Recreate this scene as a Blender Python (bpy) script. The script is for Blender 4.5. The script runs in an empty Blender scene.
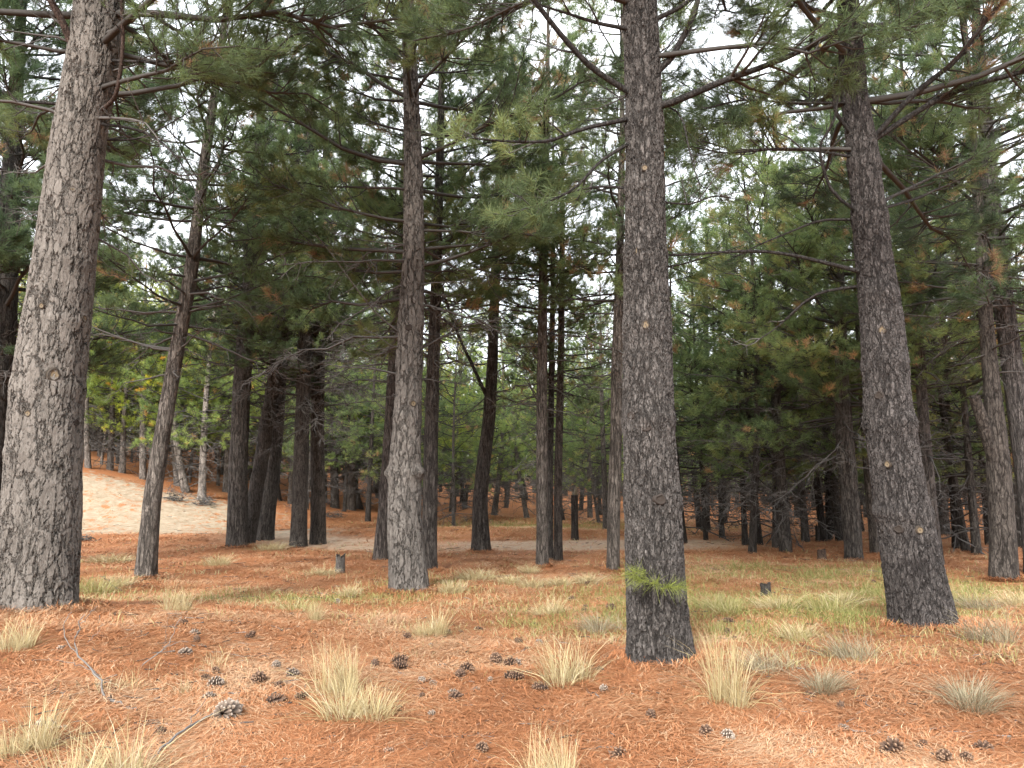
import bpy, math
import numpy as np
from mathutils import Matrix

C = bpy.context.scene.collection
RNG = np.random.default_rng(7)
RAD = math.radians

# ------------------------------------------------------------------ camera model
CAMZ = 1.62
PITCH = RAD(8.2)
FPX = 769.0
CAM = np.array([0.0, 0.0, CAMZ])
FW = np.array([0, math.cos(PITCH), math.sin(PITCH)])
UP = np.array([0, -math.sin(PITCH), math.cos(PITCH)])


def ray(px, py):
    return FW + (px - 512) / FPX * np.array([1.0, 0, 0]) + (384 - py) / FPX * UP


# ------------------------------------------------------------------ noise + terrain
_tab = np.random.default_rng(99).random((64, 64))


def vn(x, y):
    x = np.asarray(x, float); y = np.asarray(y, float)
    xi = np.floor(x).astype(int); yi = np.floor(y).astype(int)
    fx = x - xi; fy = y - yi
    fx = fx * fx * (3 - 2 * fx); fy = fy * fy * (3 - 2 * fy)
    a = _tab[xi % 64, yi % 64]; b = _tab[(xi + 1) % 64, yi % 64]
    c = _tab[xi % 64, (yi + 1) % 64]; d = _tab[(xi + 1) % 64, (yi + 1) % 64]
    return (a * (1 - fx) + b * fx) * (1 - fy) + (c * (1 - fx) + d * fx) * fy - 0.5


def sm(x, a, b):
    t = np.clip((np.asarray(x, float) - a) / (b - a), 0, 1)
    return t * t * (3 - 2 * t)


def gs(x, y, cx, cy, sx, sy):
    return np.exp(-((x - cx) / sx) ** 2 - ((y - cy) / sy) ** 2)


MOUNDS = []


def terrain(x, y, banked=True):
    x = np.asarray(x, float); y = np.asarray(y, float)
    z = 0.26 * gs(x, y, -5.8, 9.3, 3.0, 2.6)
    z = z + 0.24 * gs(x, y, 6.2, 7.9, 2.6, 1.7)
    z = z + 0.08 * gs(x, y, 1.4, 7.0, 1.6, 1.0)
    z = z - 0.10 * sm(y, 9.5, 14) * (1 - sm(y, 22, 30))
    z = z + 1.9 * sm(y, 30, 85) * (1 - 0.6 * sm(x, 0, 18))
    z = z + 0.35 * gs(x, y, -3, 31.5, 9, 2.0)
    bank = (0.8 + 0.22 * np.clip(-13.4 - x, 0, 14)) * sm(y, 32.5, 41) * sm(-x, 7.5, 14)
    z = z + bank
    far = 1 + 0.6 * sm(y, 20, 50)
    z = z + 0.11 * far * vn(x / 3.7 + 11, y / 3.7 + 5) + 0.05 * vn(x / 1.2 + 3, y / 1.2 + 31)
    z = z + 0.022 * vn(x / 0.37 + 7, y / 0.37 + 17) + 0.012 * vn(x / 0.15, y / 0.15 + 9)
    z = z + 6.0 * sm(y, 84, 150)
    z = z - terrain0
    for bx, by, br, bh in (MOUNDS if banked else ()):
        z = z + bh * np.exp(-((x - bx) ** 2 + (y - by) ** 2) / br ** 2)
    return z


terrain0 = 0.0
terrain0 = float(terrain(0, 0))


def hit(px, py, banked=True):
    d = ray(px, py)
    t = np.concatenate([np.arange(3, 40, 0.02), np.arange(40, 160, 0.1)])
    P = CAM + t[:, None] * d
    below = P[:, 2] < terrain(P[:, 0], P[:, 1], banked)
    i = int(np.argmax(below)) if below.any() else len(t) - 1
    p = P[i].copy(); p[2] = float(terrain(p[0], p[1], banked))
    return p


def at_y(px, py, Y):
    d = ray(px, py)
    return CAM + d * (Y / d[1])


def depth(p):
    return float(np.dot(np.asarray(p) - CAM, FW))


_feet = [(36, 610, 72), (661, 664, 64), (925, 628, 60), (410, 592, 40), (145, 580, 21), (429, 572, 16), (542, 568, 12), (613, 573, 13), (1004, 581, 26), (481, 553, 19), (237, 548, 21)]
for _x, _y, _w in _feet:
    _p = hit(_x, _y, False); _r = _w / 2 / FPX * depth(_p)
    MOUNDS.append((_p[0] + 0.1 * _r, _p[1] + .3 * _r, _r * 1.9, 0.022 + 0.04 * _r))

# ------------------------------------------------------------------ mesh helpers
def mesh_from(name, V, faces, mats=(), attrs=None, smooth=True):
    """faces: list of int arrays (n,3) or (n,4)."""
    me = bpy.data.meshes.new(name)
    V = np.ascontiguousarray(V, dtype=np.float32)
    faces = [np.asarray(f, dtype=np.int32) for f in faces if len(f)]
    me.vertices.add(len(V)); me.vertices.foreach_set('co', V.ravel())
    nl = sum(f.size for f in faces); npoly = sum(len(f) for f in faces)
    me.loops.add(nl)
    me.loops.foreach_set('vertex_index', np.concatenate([f.ravel() for f in faces]))
    me.polygons.add(npoly)
    tot = np.concatenate([np.full(len(f), f.shape[1], np.int32) for f in faces])
    st = np.concatenate([[0], np.cumsum(tot)[:-1]]).astype(np.int32)
    me.polygons.foreach_set('loop_start', st)
    me.polygons.foreach_set('loop_total', tot)
    if smooth:
        me.polygons.foreach_set('use_smooth', np.ones(npoly, bool))
    for k, a in (attrs or {}).items():
        at = me.attributes.new(k, 'FLOAT', 'POINT')
        at.data.foreach_set('value', np.ascontiguousarray(a, dtype=np.float32))
    for m in mats:
        me.materials.append(m)
    me.update(calc_edges=True)
    return me


def link(name, me, parent=None, loc=None):
    o = bpy.data.objects.new(name, me)
    C.objects.link(o)
    if parent is not None:
        o.parent = parent
    if loc is not None:
        o.location = tuple(float(v) for v in loc)
    return o


def tag(o, label=None, cat=None, group=None, kind=None):
    if label: o['label'] = label
    if cat: o['category'] = cat
    if group: o['group'] = group
    if kind: o['kind'] = kind
    return o


def empty(name, loc, rotz=0.0):
    o = bpy.data.objects.new(name, None)
    C.objects.link(o)
    o.location = tuple(float(v) for v in loc)
    o.rotation_euler = (0, 0, rotz)
    o.empty_display_size = 0.2
    return o


def norm(v):
    return v / np.maximum(np.linalg.norm(v, axis=-1, keepdims=True), 1e-9)


def tubes(P, R, ns):
    """P (n,k,3), R (n,k) -> verts, quads"""
    n, k, _ = P.shape
    D = np.empty_like(P)
    D[:, 1:-1] = P[:, 2:] - P[:, :-2]; D[:, 0] = P[:, 1] - P[:, 0]; D[:, -1] = P[:, -1] - P[:, -2]
    D = norm(D)
    ref = np.where(np.abs(D[:, :1, 2:3]) > 0.9, np.array([1.0, 0, 0]), np.array([0, 0, 1.0]))
    ref = np.broadcast_to(ref, D.shape)
    A = norm(np.cross(D, ref)); B = np.cross(D, A)
    ang = np.arange(ns) * 2 * np.pi / ns
    ring = A[:, :, None] * np.cos(ang)[:, None] + B[:, :, None] * np.sin(ang)[:, None]
    V = P[:, :, None] + ring * R[:, :, None, None]
    idx = np.arange(n * k * ns).reshape(n, k, ns)
    a = idx[:, :-1]; b = idx[:, 1:]
    q = np.stack([a, np.roll(a, -1, 2), np.roll(b, -1, 2), b], -1).reshape(-1, 4)
    return V.reshape(-1, 3), q


class MB:
    def __init__(self):
        self.V = []; self.F3 = []; self.F4 = []; self.A = []; self.n = 0

    def add(self, V, f3=None, f4=None, tint=0.5):
        V = np.asarray(V, float)
        if not len(V): return
        if f3 is not None and len(f3): self.F3.append(np.asarray(f3) + self.n)
        if f4 is not None and len(f4): self.F4.append(np.asarray(f4) + self.n)
        self.V.append(V)
        self.A.append(np.broadcast_to(np.asarray(tint, float), (len(V),)))
        self.n += len(V)

    def tubes(self, P, R, ns, tint=0.5):
        if len(P):
            V, q = tubes(np.asarray(P, float), np.asarray(R, float), ns); self.add(V, f4=q, tint=tint)

    def mesh(self, name, mat, smooth=True):
        f = []
        if self.F3: f.append(np.concatenate(self.F3))
        if self.F4: f.append(np.concatenate(self.F4))
        return mesh_from(name, np.concatenate(self.V), f, [mat], {'tint': np.concatenate(self.A)}, smooth)


# ------------------------------------------------------------------ materials
class NT:
    def __init__(self, name):
        self.m = bpy.data.materials.new(name); self.m.use_nodes = True
        self.t = self.m.node_tree; self.t.nodes.clear()
        self.out = self.n('ShaderNodeOutputMaterial')

    def n(self, typ, **kw):
        nd = self.t.nodes.new(typ)
        for k, v in kw.items(): setattr(nd, k, v)
        return nd

    def l(self, a, b):
        self.t.links.new(a, b)

    def attr(self, name):
        return self.n('ShaderNodeAttribute', attribute_name=name).outputs['Fac']

    def ramp(self, fac, stops, interp='LINEAR'):
        r = self.n('ShaderNodeValToRGB'); r.color_ramp.interpolation = interp
        el = r.color_ramp.elements
        while len(el) < len(stops): el.new(0.5)
        for e, (p, c) in zip(el, stops):
            e.position = p
            e.color = (*c, 1) if not isinstance(c, (int, float)) else (c, c, c, 1)
        self.l(fac, r.inputs['Fac']); return r.outputs['Color']

    def noise(self, vec, scale, detail=4, rough=0.6, dist=0.0):
        nd = self.n('ShaderNodeTexNoise')
        nd.inputs['Scale'].default_value = scale; nd.inputs['Detail'].default_value = detail
        nd.inputs['Roughness'].default_value = rough; nd.inputs['Distortion'].default_value = dist
        if vec is not None: self.l(vec, nd.inputs['Vector'])
        return nd.outputs['Fac']

    def math(self, op, a, b=None, c=None, clamp=False):
        nd = self.n('ShaderNodeMath', operation=op, use_clamp=clamp)
        for i, v in enumerate((a, b, c)):
            if v is None: continue
            if isinstance(v, (int, float)): nd.inputs[i].default_value = v
            else: self.l(v, nd.inputs[i])
        return nd.outputs[0]

    def mix(self, fac, a, b, mode='MIX'):
        nd = self.n('ShaderNodeMix', data_type='RGBA', blend_type=mode)
        ins = [nd.inputs[0], nd.inputs[6], nd.inputs[7]]
        for s, v in zip(ins, (fac, a, b)):
            if isinstance(v, (int, float)): s.default_value = v
            elif isinstance(v, tuple): s.default_value = (*v, 1)
            else: self.l(v, s)
        return nd.outputs[2]

    def principled(self, col, rough=0.8, spec=0.2, normal=None):
        p = self.n('ShaderNodeBsdfPrincipled')
        if isinstance(col, tuple): p.inputs['Base Color'].default_value = (*col, 1)
        else: self.l(col, p.inputs['Base Color'])
        if isinstance(rough, (int, float)): p.inputs['Roughness'].default_value = rough
        else: self.l(rough, p.inputs['Roughness'])
        p.inputs['Specular IOR Level'].default_value = spec
        if normal is not None: self.l(normal, p.inputs['Normal'])
        return p.outputs[0]

    def bump(self, h, strength=0.6, dist=0.02):
        b = self.n('ShaderNodeBump'); b.inputs['Strength'].default_value = strength
        b.inputs['Distance'].default_value = dist
        self.l(h, b.inputs['Height']); return b.outputs[0]


def mat_bark(name, scale, dark, mid, light, crack_w, disp, flake=0.0, true_disp=False, zs=0.35, cover=0.5):
    m = NT(name)
    co = m.n('ShaderNodeTexCoord').outputs['Object']
    oi = m.n('ShaderNodeObjectInfo')

    def warped(zscale, amount, sc):
        mp = m.n('ShaderNodeMapping'); mp.inputs['Scale'].default_value = (1, 1, zscale)
        m.l(co, mp.inputs['Vector'])
        nz = m.n('ShaderNodeTexNoise'); nz.inputs['Scale'].default_value = sc
        nz.inputs['Detail'].default_value = 5; nz.inputs['Roughness'].default_value = 0.62; m.l(mp.outputs[0], nz.inputs['Vector'])
        sub = m.n('ShaderNodeVectorMath', operation='SUBTRACT'); sub.inputs[1].default_value = (.5, .5, .5)
        m.l(nz.outputs['Color'], sub.inputs[0])
        k = m.n('ShaderNodeVectorMath', operation='SCALE'); k.inputs['Scale'].default_value = amount
        m.l(sub.outputs[0], k.inputs[0])
        ad = m.n('ShaderNodeVectorMath', operation='ADD'); m.l(mp.outputs[0], ad.inputs[0]); m.l(k.outputs[0], ad.inputs[1])
        return mp.outputs[0], ad.outputs[0]

    def edge(vec, sc):
        v = m.n('ShaderNodeTexVoronoi', feature='DISTANCE_TO_EDGE'); v.inputs['Scale'].default_value = sc
        m.l(vec, v.inputs['Vector']); return v.outputs['Distance']
    raw, wv = warped(zs, 2.6 / scale, scale * 0.8)
    raw2, wv2 = warped(zs * 0.55, 2.0 / scale, scale * 1.1)
    fine = m.noise(raw, scale * 4.5, 6, 0.75)
    streak = m.noise(raw2, scale * 2.2, 5, 0.7, 0.4)
    gate = m.noise(raw, scale * 0.55, 3, 0.6)
    # long furrows, and shorter cross cracks that only open in places
    e1 = edge(wv2, scale * 0.9); e2 = edge(wv, scale * 1.5)
    w1 = m.math('MULTIPLY', m.ramp(gate, [(0.5 - cover * .35, 0.25), (0.5 + cover * .35, 1.0)]), crack_w * 1.5)
    c1 = m.math('DIVIDE', e1, w1, clamp=True)
    w2 = m.math('MULTIPLY', m.ramp(streak, [(0.42, 0.02), (0.60, 1.0)]), crack_w * 1.3)
    c2 = m.math('DIVIDE', e2, w2, clamp=True)
    crack = m.math('MULTIPLY', m.math('POWER', c1, 0.8), m.math('ADD', m.math('MULTIPLY', c2, 0.75), 0.25))
    tone = m.math('ADD', m.math('MULTIPLY', streak, 0.6), m.math('MULTIPLY', fine, 0.5))
    col = m.ramp(tone, [(0.38, tuple(.5 * (a + b) for a, b in zip(dark, mid))), (0.5, mid), (0.62, light), (0.75, tuple(1.15 * c for c in light))])
    if flake:
        fl = m.noise(raw, scale * 1.9, 7, 0.8, 0.5)
        fm = m.ramp(fl, [(0.54, 0.0), (0.62, flake)])
        col = m.mix(fm, col, tuple(min(1, c * 1.75) for c in light))
    col = m.mix(m.math('MULTIPLY', m.math('SUBTRACT', 1.0, crack), 0.85), col, dark)
    stain = m.ramp(m.noise(co, 1.7, 5, 0.65), [(0.3, 0.74), (0.65, 1.1)])
    col = m.mix(1.0, col, stain, 'MULTIPLY')
    col = m.mix(1.0, col, oi.outputs['Color'], 'MULTIPLY')
    h = m.math('ADD', m.math('ADD', crack, m.math('MULTIPLY', streak, 0.8)), m.math('MULTIPLY', fine, 0.5))
    if true_disp:
        d = m.n('ShaderNodeDisplacement'); d.inputs['Scale'].default_value = disp
        d.inputs['Midlevel'].default_value = 1.55
        m.l(h, d.inputs['Height']); m.l(d.outputs[0], m.out.inputs['Displacement'])
        m.m.displacement_method = 'BOTH'
        bs = m.principled(col, 0.92, 0.12)
    else:
        bs = m.principled(col, 0.92, 0.12, m.bump(h, 1.0, disp))
    m.l(bs, m.out.inputs['Surface'])
    return m.m


def mat_needles(name, stops, trans=0.35):
    m = NT(name)
    t = m.attr('tint'); oi = m.n('ShaderNodeObjectInfo')
    col = m.ramp(t, stops)
    col = m.mix(1.0, col, oi.outputs['Color'], 'MULTIPLY')
    p = m.principled(col, 0.55, 0.25)
    tr = m.n('ShaderNodeBsdfTranslucent'); m.l(col, tr.inputs['Color'])
    mx = m.n('ShaderNodeMixShader'); mx.inputs[0].default_value = trans
    m.l(p, mx.inputs[1]); m.l(tr.outputs[0], mx.inputs[2])
    m.l(mx.outputs[0], m.out.inputs['Surface'])
    return m.m


def mat_tint(name, stops, rough=0.85, spec=0.15, trans=0.0, nscale=None):
    m = NT(name)
    t = m.attr('tint')
    if nscale:
        co = m.n('ShaderNodeTexCoord').outputs['Object']
        t = m.math('ADD', t, m.math('MULTIPLY', m.math('SUBTRACT', m.noise(co, nscale, 4), 0.5), 0.5))
    col = m.ramp(t, stops)
    oi = m.n('ShaderNodeObjectInfo')
    col = m.mix(1.0, col, oi.outputs['Color'], 'MULTIPLY')
    p = m.principled(col, rough, spec)
    if trans:
        tr = m.n('ShaderNodeBsdfTranslucent'); m.l(col, tr.inputs['Color'])
        mx = m.n('ShaderNodeMixShader'); mx.inputs[0].default_value = trans
        m.l(p, mx.inputs[1]); m.l(tr.outputs[0], mx.inputs[2]); p = mx.outputs[0]
    m.l(p, m.out.inputs['Surface'])
    return m.m


M = {}
M['bark_pale'] = mat_bark('bark_pale', 8.0, (.040, .035, .031), (.130, .117, .104), (.172, .157, .142), 0.06, 0.036, true_disp=True, zs=0.45, cover=.8)
M['bark_scaly'] = mat_bark('bark_scaly', 17, (.016, .014, .013), (.058, .052, .048), (.108, .099, .093), 0.12, 0.024, flake=0.7, true_disp=True, zs=0.5)
M['bark_mid'] = mat_bark('bark_mid', 15, (.020, .018, .016), (.092, .083, .075), (.148, .134, .122), 0.09, 0.03, zs=0.3)
M['bark_dark'] = mat_bark('bark_dark', 13, (.021, .019, .0175), (.078, .070, .063), (.142, .128, .117), 0.11, 0.04, zs=0.25)
M['limb'] = mat_bark('limb_bark', 30, (.014, .013, .012), (.038, .035, .033), (.07, .065, .062), 0.08, 0.012, zs=0.5)
M['twig'] = mat_tint('dead_twig', [(0.0, (.035, .032, .03)), (0.55, (.08, .074, .07)), (1.0, (.18, .17, .158))], nscale=3)
M['twig_rust'] = mat_tint('rusty_limb', [(0.0, (.06, .046, .04)), (1.0, (.12, .09, .078))], nscale=5)
M['branch'] = mat_tint('live_branch', [(0.0, (.026, .024, .022)), (0.6, (.058, .054, .05)), (1.0, (.11, .105, .095))], nscale=22)
GREENS = [(0.0, (.048, .074, .044)), (0.3, (.086, .124, .064)), (0.62, (.140, .186, .084)), (0.88, (.22, .25, .10)),
          (0.93, (.26, .225, .11)), (0.955, (.235, .14, .088)), (1.0, (.31, .185, .118))]
M['needles'] = mat_needles('pine_needles', GREENS, 0.52)
M['rust'] = mat_needles('rust_needles', [(0.0, (.20, .085, .04)), (1.0, (.38, .17, .075))], 0.25)
M['sprout'] = mat_needles('fresh_needles', [(0.0, (.13, .17, .035)), (0.6, (.26, .30, .07)), (1.0, (.40, .42, .13))], 0.4)
M['straw'] = mat_tint('dry_straw', [(0.0, (.17, .14, .065)), (0.25, (.31, .25, .125)), (0.7, (.45, .37, .205)), (1.0, (.54, .48, .33))], 0.7, 0.2, 0.3)
M['greygrass'] = mat_tint('grey_grass', [(0.0, (.095, .085, .052)), (0.35, (.20, .17, .105)), (0.75, (.31, .27, .18)), (1.0, (.40, .355, .265))], 0.75, 0.2, 0.3)
M['green_grass'] = mat_tint('green_grass', [(0.0, (.115, .14, .038)), (0.35, (.215, .22, .07)), (0.7, (.32, .29, .12)), (1.0, (.42, .37, .21))], 0.7, 0.2, 0.35)
M['litter'] = mat_tint('fallen_needles', [(0.0, (.16, .064, .029)), (0.3, (.28, .113, .048)), (0.7, (.365, .158, .071)), (0.9, (.42, .23, .12)), (1.0, (.48, .35, .23))], 0.75, 0.2)
M['cone_brown'] = mat_tint('brown_cone', [(0.0, (.030, .018, .013)), (0.6, (.10, .058, .037)), (1.0, (.26, .17, .11))], 0.7, 0.25)
M['cone_grey'] = mat_tint('grey_cone', [(0.0, (.045, .034, .026)), (0.5, (.15, .115, .09)), (1.0, (.42, .36, .30))], 0.8, 0.15)
M['scar'] = mat_tint('cut_wood', [(0.0, (.025, .02, .017)), (0.45, (.055, .043, .031)), (0.75, (.095, .072, .046)), (1.0, (.145, .11, .068))], 0.7, 0.2, nscale=40)
M['scar_dark'] = mat_tint('old_knot', [(0.0, (.035, .029, .026)), (1.0, (.03, .024, .02))], 0.85, 0.1, nscale=40)
M['stump'] = mat_bark('stump_bark', 24, (.02, .018, .017), (.09, .08, .072), (.17, .155, .14), 0.06, 0.01, zs=0.25)


def mat_ground():
    m = NT('forest_floor')
    co = m.n('ShaderNodeTexCoord').outputs['Object']
    sand, track, green = m.attr('sand'), m.attr('track'), m.attr('green')
    big = m.noise(co, 0.45, 5, 0.6); med = m.noise(co, 2.6, 5, 0.65); fin = m.noise(co, 17, 5, 0.7)
    wv = m.n('ShaderNodeMapping'); wv.inputs['Scale'].default_value = (1.0, 3.2, 1.0); wv.inputs['Rotation'].default_value = (0, 0, 0.5)
    m.l(co, wv.inputs['Vector']); st1 = m.noise(wv.outputs[0], 26, 4, 0.75, 1.2)
    wv2 = m.n('ShaderNodeMapping'); wv2.inputs['Scale'].default_value = (3.4, 1.0, 1.0); wv2.inputs['Rotation'].default_value = (0, 0, 0.3)
    m.l(co, wv2.inputs['Vector']); st2 = m.noise(wv2.outputs[0], 23, 4, 0.75, 1.2)
    strand = m.math('ADD', m.math('MULTIPLY', st1, 0.5), m.math('MULTIPLY', st2, 0.5))
    lit = m.ramp(strand, [(0.32, (.15, .060, .026)), (0.45, (.25, .099, .041)), (0.54, (.315, .133, .057)), (0.68, (.38, .185, .09))])
    lit = m.mix(m.ramp(med, [(0.42, 0.0), (0.68, 0.55)]), lit, (.20, .090, .045))
    lit = m.mix(m.ramp(big, [(0.5, 0.0), (0.72, 0.5)]), lit, (.32, .19, .10))
    gcol = m.ramp(fin, [(0.3, (.135, .12, .04)), (0.5, (.22, .19, .068)), (0.7, (.32, .26, .115))])
    gm = m.math('MULTIPLY', green, m.ramp(med, [(0.3, 0.25), (0.6, 1.0)]))
    col = m.mix(gm, lit, gcol)
    tcol = m.ramp(m.noise(co, 5, 6, 0.7), [(0.3, (.27, .185, .12)), (0.55, (.37, .27, .19)), (0.75, (.45, .355, .265))])
    tm = m.math('MULTIPLY', track, m.ramp(med, [(0.33, 0.45), (0.5, 1.0)]))
    col = m.mix(tm, col, tcol)
    scol = m.ramp(m.noise(co, 3.5, 6, 0.7), [(0.3, (.20, .152, .100)), (0.55, (.275, .222, .158)), (0.75, (.335, .285, .22))])
    # sand shows through a patchy cover of needles
    patch = m.noise(co, 2.2, 7, 0.8)
    sel = m.math('ADD', m.math('MULTIPLY', sand, 0.88), m.math('MULTIPLY', m.math('SUBTRACT', patch, 0.5), 3.4))
    smask = m.ramp(sel, [(0.42, 0.0), (0.62, 1.0)])
    col = m.mix(smask, col, scol)
    h = m.math('ADD', m.math('MULTIPLY', strand, 0.7), m.math('MULTIPLY', fin, 0.5))
    m.l(m.principled(col, 0.9, 0.1, m.bump(h, 0.8, 0.03)), m.out.inputs['Surface'])
    return m.m


M['ground'] = mat_ground()


# ------------------------------------------------------------------ ground sheet
def masks(x, y):
    n1 = vn(x / 2.3 + 40, y / 2.3 + 12); n2 = vn(x / 0.8 + 4, y / 0.8 + 2)
    sand = 0.9 * sm(-x, 7.0, 16.0) * sm(y, 30.5, 33.5) * (1 - sm(y, 39.0, 42.5)) * 1.0
    sand = sand + 0.6 * gs(x, y, -9.0, 31.5, 4.5, 1.8) + 0.5 * gs(x, y, -8.2, 33, 1.6, 2.5)
    sand = np.clip(sand + 0.25 * n1, 0, 1)
    yc = 26.2 + 0.045 * (x - 1.0) ** 2 * 0.6 + 0.25 * np.sin(x * 0.4)
    track = (1 - sm(np.abs(y - yc), 1.3, 2.7)) * (1 - sm(np.abs(x + 1.5), 7, 12))
    track = np.clip(track * (0.95 + n1 * 0.9), 0, 1)
    green = 1.15 * gs(x, y, 3.7, 11.6, 2.6, 2.9) + 0.75 * gs(x, y, 0.9, 11.0, 1.2, 1.6) + 0.55 * gs(x, y, 7.2, 15.5, 4.0, 2.6) + 0.5 * gs(x, y, 5.5, 19, 3, 3)
    green = green + 0.6 * gs(x, y, -4.6, 13.2, 2.4, 1.1) + 0.45 * gs(x, y, -1.0, 15, 1.6, 2.2) + 0.5 * gs(x, y, 3.0, 38, 8, 6) + 0.55 * gs(x, y, -2.2, 36, 3, 3)
    green = np.clip(green * (1 + 1.6 * n1 + 0.9 * n2), 0, 1)
    return sand, track, green


def axis_pts(segs):
    out = []
    for a, b, s in segs:
        out.append(np.arange(a, b, s))
    return np.concatenate(out + [[segs[-1][1]]])


gx = axis_pts([(-450, -130, 40), (-130, -50, 5), (-50, -30, 0.8), (-30, -9, 0.3), (-9, 9, 0.09), (9, 30, 0.3), (30, 50, 0.8), (50, 130, 5), (130, 450, 40)])
gy = axis_pts([(-200, -40, 20), (-40, -4, 3), (-4, 3.5, 0.5), (3.5, 14, 0.085), (14, 45, 0.22), (45, 90, 0.9), (90, 160, 5), (160, 700, 45)])
X, Y = np.meshgrid(gx, gy)
Z = terrain(X, Y)
msk = masks(X, Y)
nx, ny = len(gx), len(gy)
idx = np.arange(nx * ny).reshape(ny, nx)
quads = np.stack([idx[:-1, :-1], idx[:-1, 1:], idx[1:, 1:], idx[1:, :-1]], -1).reshape(-1, 4)
GV = np.stack([X.ravel(), Y.ravel(), Z.ravel()], -1)
sv, tv, gv = (a.ravel() for a in msk)
sq = sv[quads].mean(1) > 0.5
tq = (~sq) & (tv[quads].mean(1) > 0.5)


def sub_mesh(name, q, label=None):
    u, inv = np.unique(q, return_inverse=True)
    me = mesh_from(name, GV[u], [inv.reshape(-1, 4)], [M['ground']], {'sand': sv[u], 'track': tv[u], 'green': gv[u]})
    o = link(name, me); tag(o, kind='structure')
    if label: o['label'] = label
    return o


sub_mesh('ground', quads[~(sq | tq)], 'forest floor covered in orange fallen pine needles')
sub_mesh('sand_bank', quads[sq], 'pale sandy bank streaked with needles behind the leaning trunk')
sub_mesh('dirt_track', quads[tq], 'pale dirt track curving behind the middle trunks')


# ------------------------------------------------------------------ fallen needles (uncountable)
def build_litter():
    rng = np.random.default_rng(3)
    n = 950000
    d = 4.0 * (46 / 4.0) ** (rng.random(n) ** 1.15)
    a = (rng.random(n) * 2 - 1) * RAD(41)
    y = d * np.cos(a); x = d * np.sin(a)
    s, t, g = masks(x, y)
    pat = vn(x / 0.55 + 5, y / 0.55 + 60) + vn(x / 1.7, y / 1.7 + 3)
    keep = (rng.random(n) > 0.8 * g) & (rng.random(n) > 0.93 * np.clip(s * 1.3, 0, 1)) & (rng.random(n) > 0.85 * t) & (rng.random(n) < 0.75 + 0.8 * pat)
    x, y = x[keep], y[keep]; n = len(x)
    ax, ay = [], []
    for bx, by, br, bh in MOUNDS:
        r0 = br / 1.9; k = int(2600 * min(1, (8 / by) ** 1.2)); th = rng.random(k) * 6.283; rr = r0 * rng.uniform(.8, 1.75, k)
        ax.append(bx + np.cos(th) * rr); ay.append(by - .3 * r0 + np.sin(th) * rr)
    near_foot = np.concatenate([np.zeros(n, bool), np.ones(sum(len(q) for q in ax), bool)])
    x = np.concatenate([x] + ax); y = np.concatenate([y] + ay); n = len(x)
    z = terrain(x, y) + np.where(near_foot, rng.uniform(0, .04, n), 0)
    L = rng.uniform(0.05, 0.16, n) * (1 + 0.035 * np.hypot(x, y))
    flow = vn(x / 0.9 + 20, y / 0.9 + 20) * 7.0 + rng.normal(0, 0.75, n)
    yaw = flow; pit = rng.normal(0.05, 0.16, n) + np.where(near_foot, rng.normal(0.1, .35, n), 0)
    D = np.stack([np.cos(yaw) * np.cos(pit), np.sin(yaw) * np.cos(pit), np.sin(pit)], -1)
    W = np.stack([-np.sin(yaw), np.cos(yaw), np.zeros(n)], -1)
    dd = np.hypot(x, y)
    w = (0.0009 + 0.00022 * dd) * rng.uniform(0.7, 1.3, n)
    P = np.stack([x, y, z + rng.uniform(0.002, 0.022, n) * (1 + 0.05 * np.hypot(x, y))], -1)
    bow = np.zeros((n, 3)); bow[:, 2] = rng.uniform(0.0, 0.10, n) * L
    p0 = P - D * L[:, None] / 2; p2 = P + D * L[:, None] / 2; p1 = P + bow + W * (rng.normal(0, 0.08, n) * L)[:, None]
    Wd = W * w[:, None]
    V = np.stack([p0 - Wd, p0 + Wd, p1 + Wd, p1 - Wd, p2], 1).reshape(-1, 3)
    b = np.arange(n)[:, None] * 5
    q = b + np.array([[0, 1, 2, 3]]); f = b + np.array([[3, 2, 4]])
    tint = np.clip(0.5 + 0.55 * (vn(x / 0.8, y / 0.8 + 70)) + rng.normal(0, 0.23, n), 0, 0.93)
    tint = np.clip(tint + 0.35 * sm(vn(x / 2.1 + 90, y / 1.3 + 14), .08, .3), 0, .95)
    pale = rng.random(n) < (0.05 + 0.12 * np.clip(vn(x / 0.7 + 9, y / 0.7 + 50) * 2, 0, 1)); tint[pale] = rng.uniform(0.88, 1.0, pale.sum())
    me = mesh_from('needle_litter', V, [f, q], [M['litter']], {'tint': np.repeat(tint, 5)}, smooth=False)
    o = link('needle_litter', me)
    tag(o, 'orange fallen pine needles strewn loosely over the near forest floor', 'fallen needles', kind='stuff')


build_litter()


def build_debris():
    rng = RG0(51); n = 3800
    d = 4.3 * (42 / 4.3) ** rng.random(n); a = (rng.random(n) * 2 - 1) * RAD(41)
    y = d * np.cos(a); x = d * np.sin(a); keep = vn(x / 1.4 + 31, y / 1.4 + 9) + rng.normal(0, .2, n) > 0.0; x, y, d = x[keep], y[keep], d[keep]; n = len(x)
    yaw = rng.random(n) * 6.28; l = rng.uniform(.05, .22, n) * (1 + .03 * d)
    D = np.stack([np.cos(yaw), np.sin(yaw), rng.normal(0, .08, n)], -1)
    c = np.stack([x, y, terrain(x, y) + .014 + .0006 * d], -1)
    P = c[:, None] + D[:, None] * (np.linspace(-.5, .5, 4) * l[:, None])[..., None] + rng.normal(0, .05, (n, 4, 3)) * l[:, None, None] * np.array([1, 1, .25])
    mb = MB(); mb.tubes(P, (rng.uniform(.002, .006, n) * (1 + .03 * d))[:, None] * np.array([1, .9, .8, .5]), 4, np.repeat(rng.random(n), 16))
    tag(link('twig_litter', mb.mesh('twig_litter', M['twig'])), 'small broken grey twigs scattered over the needles', 'twig litter', kind='stuff')


RG0 = np.random.default_rng
build_debris()


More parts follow.
